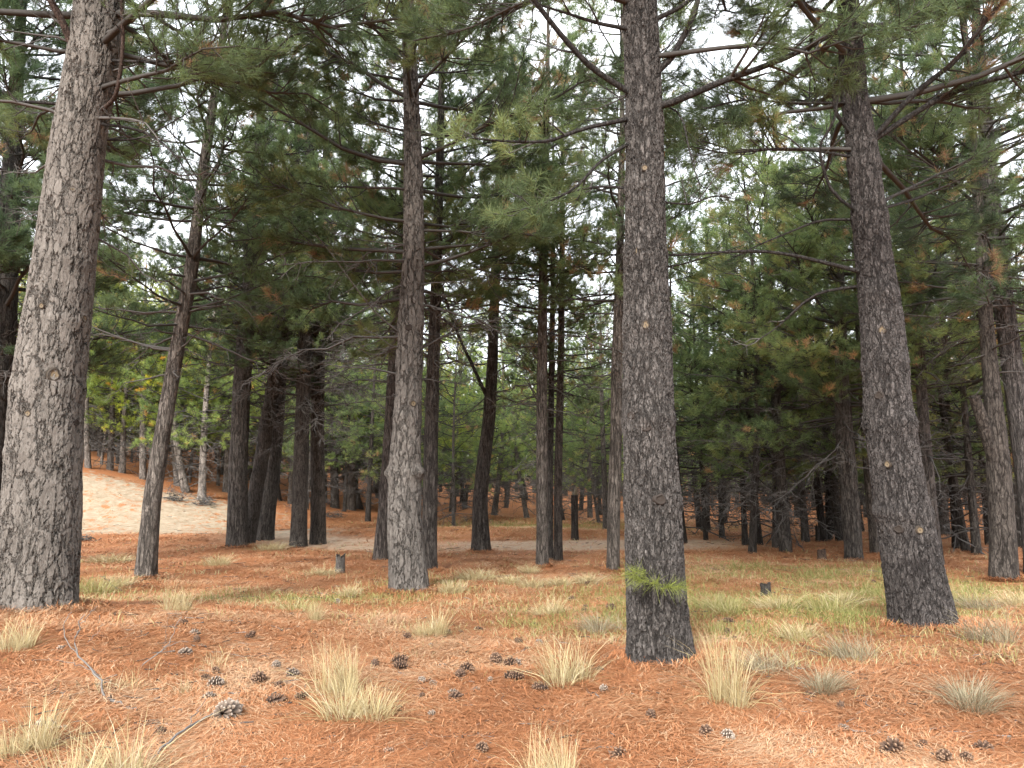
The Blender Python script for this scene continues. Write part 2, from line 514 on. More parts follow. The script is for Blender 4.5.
# ------------------------------------------------------------------ grasses
def blades(rng, base, outdir, h, w, bend, tint):
    """base (n,3); outdir (n,3) unit; h,w,bend (n)"""
    n = len(base)
    ts = np.array([0, 0.38, 0.72, 1.0])
    up = np.array([0, 0, 1.0])
    P = base[:, None] + up * (h[:, None] * (ts - 0.32 * bend[:, None] * ts ** 2.2))[:, :, None] + outdir[:, None] * (h * bend)[:, None, None] * (0.35 * ts + 0.65 * ts ** 2)[None, :, None]
    side = norm(np.cross(outdir, up) + rng.normal(0, 0.5, (n, 3)))
    ww = w[:, None] * np.array([1.0, 0.85, 0.55])
    Lh = P[:, :3] - side[:, None] * ww[:, :, None]; Rh = P[:, :3] + side[:, None] * ww[:, :, None]
    V = np.concatenate([np.stack([Lh, Rh], 2).reshape(n, 6, 3), P[:, 3:]], 1)
    b = np.arange(n)[:, None, None] * 7
    q = (b + np.array([[[0, 1, 3, 2], [2, 3, 5, 4]]])).reshape(-1, 4)
    f = (b[:, 0] + np.array([[4, 5, 6]]))
    return V.reshape(-1, 3), f, q, np.repeat(tint, 7)


def tuft_mesh(name, seed, nb, mat, r=0.11, hmean=0.38, spread=0.55, lean=(0, 0), wid=0.0022, tmean=0.6):
    """a tussock of a few merged clumps with some blades flattened and some broken over"""
    rng = np.random.default_rng(seed)
    nc = rng.integers(2, 5); cc = rng.normal(0, r * 0.6, (nc, 2)); ch = rng.uniform(0.65, 1.1, nc); cl = rng.normal(0, .22, (nc, 2))
    ci = rng.integers(nc, size=nb)
    a = rng.random(nb) * 2 * np.pi; rr = np.sqrt(rng.random(nb)) * r * 0.75
    base = np.stack([np.cos(a) * rr + cc[ci, 0], np.sin(a) * rr + cc[ci, 1], np.full(nb, -0.02)], -1)
    a2 = a + rng.normal(0, 0.8, nb)
    out = norm(np.stack([np.cos(a2) + (lean[0] + cl[ci, 0]) * 1.6, np.sin(a2) + (lean[1] + cl[ci, 1]) * 1.6, np.zeros(nb)], -1))
    h = hmean * ch[ci] * rng.uniform(0.3, 1.2, nb) ** 0.85
    bend = np.clip(1.15 * spread * (0.3 + 0.9 * rr / r) * rng.uniform(0.4, 1.6, nb) + math.hypot(*lean) * 0.4, 0.03, 1.5)
    flat = rng.random(nb) < 0.16; bend[flat] = rng.uniform(1.3, 2.3, flat.sum()); h[flat] *= 0.7
    V, f, q, t = blades(rng, base, out, h, np.full(nb, wid) * rng.uniform(0.6, 1.2, nb), bend, np.clip(rng.normal(tmean, 0.22, nb) - 0.25 * flat, 0, 1))
    return mesh_from(name, V, [f, q], [mat], {'tint': t}, smooth=False)


TUFTS = {
    'straw': [tuft_mesh('straw_tuft', 11, 520, M['straw'], lean=(0.05, 0)), tuft_mesh('straw_tuft', 12, 440, M['straw'], 0.13, 0.36, 0.75), tuft_mesh('straw_tuft', 13, 480, M['straw'], 0.10, 0.42, 0.5, (-0.3, 0.05)), tuft_mesh('straw_tuft', 14, 620, M['straw'], 0.14, 0.34, 0.6, (.12, 0)), tuft_mesh('straw_tuft', 15, 360, M['straw'], 0.09, 0.40, 0.7)],
    'grey': [tuft_mesh('grey_tuft', 21, 480, M['greygrass'], 0.14, 0.36, 0.8, (0.35, 0)), tuft_mesh('grey_tuft', 22, 460, M['greygrass'], 0.13, 0.38, 0.6, (-0.4, 0))],
    'thin': [tuft_mesh('thin_tuft', 31, 90, M['straw'], 0.10, 0.34, 0.7, tmean=0.7), tuft_mesh('thin_tuft', 32, 120, M['straw'], 0.16, 0.30, 0.8, tmean=0.7)],
    'low': [tuft_mesh('low_tuft', 41, 420, M['straw'], 0.20, 0.30, 0.85, wid=0.004), tuft_mesh('low_tuft', 42, 420, M['green_grass'], 0.22, 0.30, 0.8, wid=0.004, tmean=0.7)],
}

# px, py (foot), width px, height px, kind, variant, label
GRASS = [
    (18, 758, 75, 62, 'straw', 0, 'yellow straw tuft cut off by the bottom left corner'),
    (100, 785, 120, 88, 'straw', 1, 'widest yellow straw tuft, at the bottom edge beside the fallen stick'),
    (14, 652, 50, 38, 'straw', 2, 'straw tuft in front of the thick pale trunk'),
    (128, 686, 62, 34, 'thin', 1, 'sparse straw tuft between the arms of the grey forked branch'),
    (186, 694, 42, 26, 'thin', 1, 'sparse straw tuft behind the grey cones by the fallen stick'),
    (216, 668, 34, 36, 'thin', 0, 'wispy upright straw blades beside a small grey cone'),
    (176, 613, 32, 40, 'straw', 0, 'upright straw tuft just in front of the leaning slender trunk'),
    (344, 698, 56, 62, 'straw', 2, 'taller of the twin straw tufts among scattered cones'),
    (377, 713, 78, 52, 'straw', 1, 'wider, lower of the twin straw tufts among scattered cones'),
    (315, 622, 26, 26, 'straw', 0, 'small straw tuft alone on open orange needles'),
    (427, 637, 46, 34, 'straw', 2, 'round straw tuft in front of the pale grey middle trunk'),
    (569, 684, 70, 60, 'straw', 1, 'broad straw tuft beside the foot of the central scaly trunk'),
    (554, 785, 66, 66, 'straw', 0, 'straw tuft at the bottom edge in front of the central trunk'),
    (640, 778, 52, 36, 'thin', 0, 'wispy straw tuft at the bottom edge beside a brown cone'),
    (727, 704, 66, 82, 'straw', 2, 'tall straw tuft leaning towards the central scaly trunk'),
    (772, 672, 56, 40, 'grey', 0, 'greyish tuft behind the tall leaning straw tuft'),
    (812, 686, 50, 34, 'grey', 0, 'grey swept-over tuft on the edge of the green grass'),
    (856, 660, 56, 46, 'grey', 1, 'grey dry tuft at the foot of the big leaning trunk'),
    (948, 704, 66, 46, 'grey', 1, 'low grey straw tuft alone on the orange slope'),
    (996, 642, 60, 42, 'grey', 0, 'grey tuft swept over on the mound crest by the frame edge'),
    (545, 616, 44, 24, 'straw', 1, 'flat straw tuft behind the broad tuft by the central trunk'),
    (604, 632, 46, 32, 'grey', 1, 'greenish grey tuft right behind the central scaly trunk'),
    (470, 580, 40, 18, 'low', 0, 'low straw tuft beside the dark slim trunk behind the pale one'),
    (448, 592, 28, 18, 'low', 0, 'small straw tuft at the foot of the pale grey trunk'),
    (345, 596, 26, 16, 'low', 0, 'small straw tuft in front of the little grey stump'),
    (300, 612, 40, 14, 'low', 1, 'flat greenish tuft on the needles before the little stump'),
    (534, 588, 28, 16, 'low', 0, 'straw tuft at the foot of the slim straight trunk'),
    (563, 586, 34, 14, 'low', 0, 'flat straw tuft in front of the dark paired trunks'),
    (592, 584, 30, 16, 'low', 0, 'straw tuft in front of the grey trunk behind the central one'),
    (526, 573, 24, 12, 'low', 0, 'tiny straw tuft by the paired trunks, farther back'),
    (505, 583, 26, 12, 'low', 0, 'tiny straw tuft between the curved trunk and the straight one'),
    (275, 551, 34, 14, 'low', 0, 'straw tuft at the foot of the light leaning trunk'),
    (115, 563, 44, 14, 'low', 0, 'flat straw tuft beyond the thick pale trunk'),
    (120, 588, 34, 22, 'low', 0, 'straw tuft at the foot of the leaning slender trunk'),
    (88, 594, 36, 24, 'low', 1, 'greenish tuft against the side of the thick pale trunk'),
    (222, 566, 30, 18, 'low', 0, 'straw tuft in front of the dark straight trunk'),
    (230, 606, 22, 18, 'thin', 0, 'few straw blades on bare needles behind the wispy blades'),
    (318, 575, 32, 12, 'low', 0, 'flat straw tuft beside the little grey stump'),
    (400, 590, 26, 14, 'low', 0, 'straw tuft hugging the pale grey trunk, on its shaded side'),
    (984, 610, 46, 26, 'grey', 0, 'dry tuft in the hollow behind the mound crest'),
    (1012, 606, 44, 24, 'low', 0, 'straw tuft in the hollow behind the mound at the frame edge'),
    (955, 604, 40, 22, 'low', 0, 'straw tuft just behind the big leaning trunk'),
    (770, 610, 46, 20, 'low', 1, 'green tuft beside the small dark stump'),
    (810, 612, 52, 24, 'low', 1, 'wide green tuft in the middle of the green grass'),
    (850, 606, 46, 22, 'low', 1, 'green tuft nearest the big leaning trunk'),
    (725, 612, 40, 22, 'low', 1, 'green tuft beside the foot of the central trunk, on the grassy side'),
    (790, 640, 44, 26, 'low', 1, 'green tuft at the near edge of the green grass'),
    (635, 700, 26, 14, 'thin', 1, 'few straw blades on the needles before the central trunk'),
]
for gi, (px, py, w, h, kd, var, lab) in enumerate(GRASS):
    p = hit(px, min(py, 766)) if py <= 766 else at_y(px, py, 0)
    if py > 766:
        d = ray(px, py); t = (CAMZ - 0.0) / -d[2]; p = CAM + d * t; p[2] = float(terrain(p[0], p[1]))
    dp = depth(p)
    o = link('grass_tuft', TUFTS[kd][(var if py < 600 else gi) % len(TUFTS[kd])] if kd != 'straw' or py < 690 else TUFTS[kd][gi % 5], None, (p[0], p[1], p[2] - 0.01))
    sh = h / FPX * dp / (0.30 if kd == 'low' else 0.39); sw = w / FPX * dp / 0.50
    o.scale = (sw, sw, sh); o.rotation_euler = (0, 0, RNG.uniform(-0.6, 0.6) + (math.pi if RNG.random() < .4 and kd in ('low', 'thin') else 0))
    tag(o, lab, 'grass tuft', 'dry grass tufts on the forest floor')


def build_meadow():
    rng = np.random.default_rng(5)
    n = 420000
    d = 5 * (45 / 5) ** rng.random(n); a = (rng.random(n) * 2 - 1) * RAD(40)
    x = d * np.sin(a); y = d * np.cos(a)
    s, t, g = masks(x, y)
    keep = rng.random(n) < np.where(g > 0.12, g * 0.9, np.where(vn(x / 0.9 + 77, y / 0.9 + 3) > 0.17, 0.10, 0.006) * (1 - s) * sm(d, 6.5, 11))
    x, y, d, g = x[keep], y[keep], d[keep], g[keep]; n = len(x)
    base = np.stack([x, y, terrain(x, y) - 0.01], -1)
    a = rng.random(n) * 2 * np.pi
    out = np.stack([np.cos(a), np.sin(a), 0 * a], -1)
    clump = vn(x / 0.35 + 2, y / 0.35 + 8)
    h = rng.uniform(0.05, 0.15, n) * (1 + 1.3 * clump)
    tint = np.clip(0.5 + rng.normal(0, 0.22, n) + 0.5 * vn(x / 1.1, y / 1.1 + 44) + 0.55 * (1 - sm(g, 0.05, 0.5)) - 0.08, 0, 1)
    V, f, q, tt = blades(rng, base, out, h, (0.0012 + 0.00028 * d), rng.uniform(0.2, 1.1, n), tint)
    me = mesh_from('meadow_grass', V, [f, q], [M['green_grass']], {'tint': tt}, smooth=False)
    tag(link('meadow_grass', me), 'short green and straw grass growing through the needles', 'grass', kind='stuff')


build_meadow()


# ------------------------------------------------------------------ tree growth
def whorls(rng, z0, z1, step, per):
    zs, az = [], []
    z = z0
    while z < z1:
        k = rng.integers(per[0], per[1] + 1); a0 = rng.random() * 6.28
        for i in range(k):
            zs.append(z + rng.normal(0, 0.05)); az.append(a0 + i * 6.283 / k + rng.normal(0, 0.3))
        z += step * rng.uniform(0.7, 1.3)
    return np.array(zs), np.array(az)


def grow_mains(rng, axis, zs, az, L, e0, curl, K=7, jit=0.05):
    n = len(zs)
    s0 = axis(zs)
    t = np.linspace(0, 1, K)
    e = e0[:, None] + curl[:, None] * t[None]
    a = az[:, None] + np.cumsum(rng.normal(0, 0.10, (n, K)), 1)
    D = np.stack([np.cos(a) * np.cos(e), np.sin(a) * np.cos(e), np.sin(e)], -1)
    st = D * (L / (K - 1))[:, None, None]
    st[:, 0] = 0
    P = s0[:, None] + np.cumsum(st, 1) + rng.normal(0, 1, (n, K, 3)) * (jit * t[None, :, None]) * (L * 0.4)[:, None, None]
    return P


def side_shoots(rng, P, L, per_m, f0, f1, ang, lk, lmin, up, K=4, jit=0.05):
    n, K0, _ = P.shape
    cnt = np.maximum(1, (L * per_m * rng.uniform(0.7, 1.3, n)).astype(int))
    p = np.repeat(np.arange(n), cnt)
    m = len(p)
    f = f0 + (f1 - f0) * rng.random(m) ** 0.85
    u = f * (K0 - 1); i = np.minimum(u.astype(int), K0 - 2); fr = (u - i)[:, None]
    s = P[p, i] * (1 - fr) + P[p, i + 1] * fr
    d = norm(P[p, i + 1] - P[p, i])
    ref = np.where(np.abs(d[:, 2:3]) > 0.9, np.array([1.0, 0, 0]), np.array([0, 0, 1.0]))
    h = norm(np.cross(d, ref)); v = np.cross(h, d)
    rot = np.where(rng.random(m) < 0.5, 0, np.pi) + rng.normal(0, 0.55, m)
    side = h * np.cos(rot)[:, None] + v * np.sin(rot)[:, None]
    b = ang + rng.normal(0, 0.2, m)
    dd = norm(d * np.cos(b)[:, None] + side * np.sin(b)[:, None])
    l = (lmin + lk * L[p] * (1 - 0.75 * f)) * rng.uniform(0.5, 1.2, m)
    t = np.linspace(0, 1, K)
    Q = s[:, None] + dd[:, None] * (l[:, None] * t)[:, :, None]
    Q[:, :, 2] += up * l[:, None] * t[None] ** 1.6
    Q = Q + rng.normal(0, 1, Q.shape) * (jit * t[None, :, None] * l[:, None, None])
    return Q, l, p, f


def needle_tufts(mb, rng, T, D, k, ln, wd, tint, droop=0.15):
    n = len(T)
    if n == 0: return
    D = norm(D)
    ref = np.where(np.abs(D[:, 2:3]) > 0.9, np.array([1.0, 0, 0]), np.array([0, 0, 1.0]))
    A = norm(np.cross(D, ref)); B = np.cross(D, A)
    ph = rng.random((n, k)) * 6.283; al = rng.uniform(0.25, 1.25, (n, k))
    nd = D[:, None] * np.cos(al)[..., None] + (A[:, None] * np.cos(ph)[..., None] + B[:, None] * np.sin(ph)[..., None]) * np.sin(al)[..., None]
    l = ln * rng.uniform(0.65, 1.15, (n, k))
    base = T[:, None] - D[:, None] * (rng.random((n, k)) * ln * 0.8)[..., None]
    tip = base + nd * l[..., None]; tip[..., 2] -= droop * l
    sd = norm(np.cross(nd, rng.normal(0, 1, (n, k, 3)))) * (wd * 0.5)
    V = np.stack([base - sd, base + sd, tip], 2).reshape(-1, 3)
    f = np.arange(n * k * 3).reshape(-1, 3)
    tt = np.clip(tint[:, None] + rng.normal(0, 0.05, (n, k)), 0, 1)
    mb.add(V, f3=f, tint=np.repeat(tt.ravel(), 3))


LOD = {  # needles per tuft, length, width, shoots density factor, tube sides
    'near': (34, 0.18, 0.0055, 1.4, 5),
    'mid': (24, 0.19, 0.0100, 1.32, 4),
    'far': (17, 0.23, 0.017, 0.68, 3),
    'mass': (9, 0.42, 0.085, 0.26, 3),
}


def foliage_on(rng, P, L, lod, br, nd, rbase, tintf, f0=0.3, dens=1.0, brown=0.05):
    """side shoots, twigs and needle tufts on live main branches P"""
    k, ln, wd, sd, ns = LOD[lod]
    sd = sd * dens
    Q, l, p, f = side_shoots(rng, P, L, 4.6 * sd, f0, 1.0, 0.85, 0.34, 0.22, 0.22)
    tq = np.linspace(0, 1, 4)
    br.tubes(Q, (rbase[p] * (1 - 0.8 * f) * 0.42 + 0.004)[:, None] * (1 - 0.7 * tq)[None], 3, 0.5)
    S, l2, p2, f2 = side_shoots(rng, Q, l, 7.5 * (sd ** 0.5), 0.25, 1.0, 0.7, 0.25, 0.10, 0.35, K=3)
    if lod in ('near', 'mid'):
        br.tubes(S, np.full((len(S), 3), 0.0035) * np.array([1.3, 1, .6]), 3, 0.45)
    tips = np.concatenate([S[:, -1], Q[:, -1], P[:, -1]])
    dirs = np.concatenate([S[:, -1] - S[:, -2], Q[:, -1] - Q[:, -2], P[:, -1] - P[:, -2]]) 
    dirs = norm(dirs); dirs[:, 2] += 0.25
    # tint: each main branch has its own tone, each spray a small shift; some sprays are brown
    bt = rng.normal(0, 0.13, len(P)); st = rng.normal(0, 0.12, len(Q))
    brown = brown * 0.6
    tm = np.concatenate([bt[p][p2] + st[p2], bt[p] + st, bt])
    tint = np.clip(tintf + tm + rng.normal(0, 0.07, len(tm)), 0.0, 0.90)
    bq = rng.random(len(Q)) < brown
    isb = np.concatenate([bq[p2], bq, np.zeros(len(P), bool)])
    tint[isb] = rng.uniform(0.95, 1.0, isb.sum())
    needle_tufts(nd, rng, tips, dirs, k, ln, wd, tint)


def dead_on(rng, P, L, lod, mb, rbase, dens=1.0):
    ns = LOD[lod][4]; sd = {'near': 1.0, 'mid': 0.9, 'far': 0.6, 'mass': 0.2}[lod] * dens
    rm = {'near': 0.003, 'mid': 0.0045, 'far': 0.008, 'mass': 0.02}[lod]
    t = np.linspace(0, 1, P.shape[1])
    mb.tubes(P, np.maximum(rbase[:, None] * (1 - 0.85 * t)[None], rm), ns, 0.45)
    Q, l, p, f = side_shoots(rng, P, L, 4.5 * sd, 0.15, 1.0, 0.9, 0.30, 0.18, -0.12, jit=0.12)
    tq = np.linspace(0, 1, 4)
    mb.tubes(Q, np.maximum((rbase[p] * 0.4)[:, None] * (1 - 0.8 * tq)[None], rm), 3, RNG.uniform(0.35, 0.8))
    if lod != 'mass':
        S, *_ = side_shoots(rng, Q, l, 5.5 * sd, 0.2, 1.0, 0.8, 0.3, 0.08, -0.1, K=3, jit=0.15)
        mb.tubes(S, np.full((len(S), 3), rm * 0.8), 3, 0.7)


def crown_parts(rng, axis, trad, H, h_dead, h_live, R, lod, tint=0.45, brown=0.05, dens=1.0, dead_dens=1.0, dead_len=0.6, step=0.55, az_ok=None, top_cut=None):
    """-> (branches MB, needles MB, dead MB or None)"""
    br, nd = MB(), MB(); dead = None
    zs, az = whorls(rng, h_live, (top_cut or H) - 0.3, step, (3, 5))
    if az_ok is not None:
        k = az_ok(zs, az); zs, az = zs[k], az[k]
    if lod == 'near':
        k = (zs > 8.5) | (np.abs((az + np.pi / 2 + np.pi) % (2 * np.pi) - np.pi) > 1.0); zs, az = zs[k], az[k]
    t = np.clip((zs - h_live) / max(H - h_live, 0.1), 0, 1)
    prof = np.minimum(0.72 + t * 1.6, 1.0) * (1 - t ** 1.8) ** 0.8 + 0.12
    L = R * prof * rng.uniform(0.6, 1.12, len(zs))
    e0 = RAD(-4) + RAD(42) * t + rng.normal(0, 0.14, len(zs))
    P = grow_mains(rng, axis, zs, az, L, e0, rng.normal(0.25, 0.22, len(zs)))
    rb = np.clip(0.011 * L + 0.004, 0.008, 0.06)
    tt = np.linspace(0, 1, P.shape[1])
    br.tubes(P, rb[:, None] * (1 - 0.8 * tt)[None], LOD[lod][4], 0.4)
    foliage_on(rng, P, L, lod, br, nd, rb, tint, dens=dens, brown=brown)
    # leader top
    if top_cut is None:
        tp = axis(np.array([H]))
        needle_tufts(nd, rng, np.repeat(tp, 6, 0) + rng.normal(0, .12, (6, 3)), np.array([[0, 0, 1.0]] * 6) + rng.normal(0, .3, (6, 3)), LOD[lod][0], LOD[lod][1], LOD[lod][2], np.full(6, tint))
    if h_dead is not None and h_dead < h_live + 1.5:
        dead = MB()
        zs, az = whorls(rng, h_dead, h_live + 1.2, step * 0.85, (3, 5))
        if az_ok is not None:
            k = az_ok(zs, az); zs, az = zs[k], az[k]
        if lod == 'near':
            k = np.abs((az + np.pi / 2 + np.pi) % (2 * np.pi) - np.pi) > 1.15; zs, az = zs[k], az[k]
        if len(zs):
            L = R * dead_len * rng.uniform(0.35, 1.15, len(zs))
            P = grow_mains(rng, axis, zs, az, L, rng.normal(0.05, 0.25, len(zs)), rng.normal(-0.25, 0.35, len(zs)), jit=0.09)
            dead_on(rng, P, L, lod, dead, np.clip(0.012 * L + 0.004, 0.006, 0.03), dead_dens)
        else:
            dead = None
    return br, nd, dead


def trunk_mesh(rng, path, rad, z0, z1, ns, nz, mat, lump=0.05, flare=0.35, whorl=None, zdense=None):
    """path(z)->(n,3); rad(z). denser rows below zdense"""
    if zdense:
        z = np.concatenate([np.linspace(z0, zdense, nz), np.linspace(zdense, z1, 40)[1:]])
    else:
        z = np.linspace(z0, z1, nz)
    c = path(np.maximum(z, 0)); c[:, 2] = z
    a = np.arange(ns) * 2 * np.pi / ns
    r = rad(np.maximum(z, 0))[:, None] * np.ones(ns)
    so = rng.random() * 50
    A, Zz = np.meshgrid(a, z)
    n = vn(np.cos(A) * 1.3 + so, np.sin(A) * 1.3 + Zz * 0.9 + so) + 0.5 * vn(np.cos(A) * 3 + so, np.sin(A) * 3 + Zz * 2.7)
    r = r * (1 + lump * 2 * n)
    fl = np.exp(-np.maximum(z, 0) / 0.28)
    r = r * (1 + flare * fl[:, None] * (0.55 + 0.45 * np.cos(A * 5 + so) + 0.5 * vn(np.cos(A) * 2 + so, np.sin(A) * 2)))
    for wz, amp in (whorl or []):
        r = r * (1 + amp * np.exp(-((Zz - wz) / 0.10) ** 2) * (0.7 + 0.6 * np.cos(A * 2 + wz * 9)))
    V = np.stack([c[:, 0:1] + np.cos(a) * r, c[:, 1:2] + np.sin(a) * r, np.broadcast_to(z[:, None], r.shape)], -1).reshape(-1, 3)
    k = len(z)
    ii = np.arange(k * ns).reshape(k, ns)
    q = np.stack([ii[:-1], np.roll(ii[:-1], -1, 1), np.roll(ii[1:], -1, 1), ii[1:]], -1).reshape(-1, 4)
    # close the top
    V = np.concatenate([V, [[c[-1, 0], c[-1, 1], z[-1] + 0.02]]])
    top = np.stack([ii[-1], np.roll(ii[-1], -1), np.full(ns, k * ns)], -1)
    return mesh_from('trunk', V, [top, q], [mat])


def smooth_curve(pts, n=80):
    """pts (k,m) dense smoothed resample, parameterised by first column order"""
    pts = np.asarray(pts, float)
    s = np.linspace(0, 1, len(pts)); u = np.linspace(0, 1, n)
    out = np.stack([np.interp(u, s, pts[:, j]) for j in range(pts.shape[1])], -1)
    w = max(1, n // (3 * max(len(pts) - 1, 1)))
    ker = np.hanning(2 * w + 3)[1:-1]; ker /= ker.sum()
    pad = len(ker) // 2
    ext = np.concatenate([2 * out[:1] - out[1:pad + 1][::-1], out, 2 * out[-1:] - out[-pad - 1:-1][::-1]])
    return np.stack([np.convolve(ext[:, j], ker, 'valid') for j in range(out.shape[1])], -1)


class Stem:
    """a trunk fitted to where it stands: base on the terrain, centreline in the vertical plane through its foot"""
    def __init__(self, pts, H, Y=None, top_lean=0.3):
        x0, y0, w0 = pts[0]
        b = hit(x0, y0, False) if Y is None else at_y(x0, y0, Y)
        if Y is not None: b[2] = float(terrain(b[0], b[1]))
        self.base = b
        P, R = [], []
        for px, py, w in pts:
            q = at_y(px, py, b[1]); P.append(q - b); R.append(w / 2 / FPX * depth(q))
        P[0] = np.zeros(3)
        P = np.array(P); R = np.array(R)
        zt = P[-1, 2]
        if H > zt + 0.5:
            sl = (P[-1] - P[-2]) / max(P[-1, 2] - P[-2, 2], 0.1)
            m = zt + (H - zt) * 0.5
            P = np.concatenate([P, [P[-1] + sl * (m - zt) * 0.6 + [0, 0, (m - zt) * 0.4], P[-1] + sl * (H - zt) * top_lean + [0, 0, (H - zt) * (1 - top_lean)]]])
            P[-2, 2] = m; P[-1, 2] = H
            R = np.concatenate([R, [R[-1] * 0.6, 0.025]])
        self.H = max(H, P[-1, 2])
        C2 = smooth_curve(np.concatenate([P, R[:, None]], 1), 160)
        o = np.argsort(C2[:, 2]); C2 = C2[o]
        self.c = C2

    def path(self, z):
        z = np.asarray(z, float)
        return np.stack([np.interp(z, self.c[:, 2], self.c[:, 0]), np.interp(z, self.c[:, 2], self.c[:, 1]), z], -1)

    def rad(self, z):
        return np.maximum(np.interp(z, self.c[:, 2], self.c[:, 3]), 0.012)


def limb_from(stem, pts, Yoff, r0, r1, n=14):
    """pixel polyline -> local 3-D limb; Yoff: depth change from root to tip (metres). Root sits inside the trunk."""
    k = len(pts)
    P = []
    for i, (px, py) in enumerate(pts):
        q = at_y(px, py, stem.base[1] + Yoff * (i / max(k - 1, 1)))
        P.append(q - stem.base)
    P = np.array(P)
    P[0] = stem.path(P[0, 2])
    P = smooth_curve(P, n)
    R = r0 + (r1 - r0) * np.linspace(0, 1, n) ** 0.8
    return P, R


def scar_mesh(name, r, seed, dark=False):
    """raised lip of bark round a sawn branch end, facing -Y"""
    rng = np.random.default_rng(seed)
    ns = 18; a = np.arange(ns) * 2 * np.pi / ns
    rr = 1 + 0.20 * np.convolve(np.tile(rng.normal(0, 1, ns), 3), [.3, .4, .3], 'same')[ns:2 * ns]
    prof = [(1.35, 0.03), (1.15, -0.012), (0.88, -0.028), (0.74, -0.014), (0.35, -0.018)]
    V = [np.stack([np.cos(a) * r * q * rr, np.full(ns, d * (r / 0.05)), np.sin(a) * r * q * rr * 1.12], -1) for q, d in prof]
    V = np.concatenate(V + [[[0, -0.016 * (r / 0.05), 0]]])
    k = len(prof); ii = np.arange(k * ns).reshape(k, ns)
    q = np.stack([ii[:-1], np.roll(ii[:-1], -1, 1), np.roll(ii[1:], -1, 1), ii[1:]], -1).reshape(-1, 4)
    f = np.stack([ii[-1], np.roll(ii[-1], -1), np.full(ns, k * ns)], -1)
    t = np.repeat([0.25, 0.30, 0.05, 0.8, 0.95], ns); t = np.append(t, 0.3)
    return mesh_from(name, V, [f, q], [M['scar_dark'] if dark else M['scar']], {'tint': t})


SCARS = [scar_mesh('branch_scar', 0.05, s) for s in (1, 2)] + [scar_mesh('branch_scar', 0.05, 3, True)]


def add_scar(trunk, stem, px, py, wpx, dark=False):
    q = at_y(px, py, stem.base[1]); loc = q - stem.base
    c = stem.path(loc[2]); r = float(stem.rad(loc[2]))
    dx = np.clip((loc[0] - c[0]) / r, -0.95, 0.95)
    # aim from trunk axis towards the viewer's side
    view = norm(CAM[:2] - stem.base[:2]); a0 = math.atan2(view[1], view[0])
    ang = a0 + math.asin(dx) 
    p = c + np.array([math.cos(ang) * r * 0.985, math.sin(ang) * r * 0.985, 0])
    o = link('branch_scar', SCARS[2] if dark else SCARS[RNG.integers(2)], trunk, p)
    s = wpx / FPX * depth(q) / 0.125
    o.scale = (s, s, s); o.rotation_euler = (0, RNG.uniform(-.3, .3), ang + math.pi / 2)
    return o


def build_tree(stem, label, group, mat, lod, rng, crown=None, limbs=(), scars=(), ns=40, nz=120, lump=0.05, flare=0.3, whorl=None, zdense=None, col=(1, 1, 1), fcol=(1.15, 1.15, 1.08), name='pine_tree', cut_top=None):
    t = empty(name, stem.base)
    tag(t, label, 'pine tree', group)
    ztop = stem.H if cut_top is None else cut_top
    tr = link('trunk', trunk_mesh(rng, stem.path, stem.rad, -0.35, ztop, ns, nz, mat, lump, flare, whorl, zdense), t)
    tr.color = (*col, 1)
    for px, py, w, dk in scars:
        add_scar(tr, stem, px, py, w, dk)
    for lb in limbs:
        pts, yo, r0, r1, live = lb[:5]
        opt = lb[5] if len(lb) > 5 else {}
        P, R = limb_from(stem, pts, yo, r0, r1)
        R = R * (0.8 if r0 < .1 else 1.0)
        m = MB(); m.tubes(P[None], R[None], 10)
        lo = link('limb', m.mesh('limb', opt.get('mat', M['limb'])), t); lo.color = (*opt.get('col', (1, 1, 1)), 1)
        L = np.array([np.linalg.norm(np.diff(P, axis=0), axis=1).sum()])
        if live > 0:
            br, nd = MB(), MB()
            foliage_on(rng, P[None], L, lod, br, nd, np.array([r0]), opt.get('tint', 0.4), f0=opt.get('f0', 0.3), dens=live, brown=opt.get('brown', 0.05))
            link('twigs', br.mesh('twigs', M['branch']), lo)
            fo = link('needles', nd.mesh('needles', M['needles'], False), lo); fo.color = (*fcol, 1)
        elif live < -0.01:
            dm = MB(); Q, l, p, f = side_shoots(rng, P[None], L, 2.2 * (-live), 0.25, 1.0, 0.8, 0.22, 0.2, -0.05, K=4, jit=0.12)
            dm.tubes(Q, np.maximum(r0 * 0.3 * (1 - 0.8 * np.linspace(0, 1, 4)), 0.004)[None].repeat(len(Q), 0), 4, 0.4)
            S, *_ = side_shoots(rng, Q, l, 4, 0.2, 1, 0.8, 0.3, 0.1, 0, K=3, jit=.15)
            dm.tubes(S, np.full((len(S), 3), 0.004), 3, 0.5)
            link('twigs', dm.mesh('twigs', M['twig']), lo)
    if crown:
        ck = dict(crown); fc = ck.pop('fcol', fcol)
        br, nd, dead = crown_parts(rng, stem.path, stem.rad, stem.H, lod=lod, **ck)
        link('branches', br.mesh('branches', M['branch']), t)
        cr = link('crown', nd.mesh('crown', M['needles'], False), t); cr.color = (*fc, 1)
        if dead is not None:
            link('dead_branches', dead.mesh('dead_branches', M['twig']), t)
    return t


G_NEAR = 'big pines standing nearest'
G_MID = 'slim pines in the middle distance'
G_FAR = 'pines of the far wood'
RG = np.random.default_rng

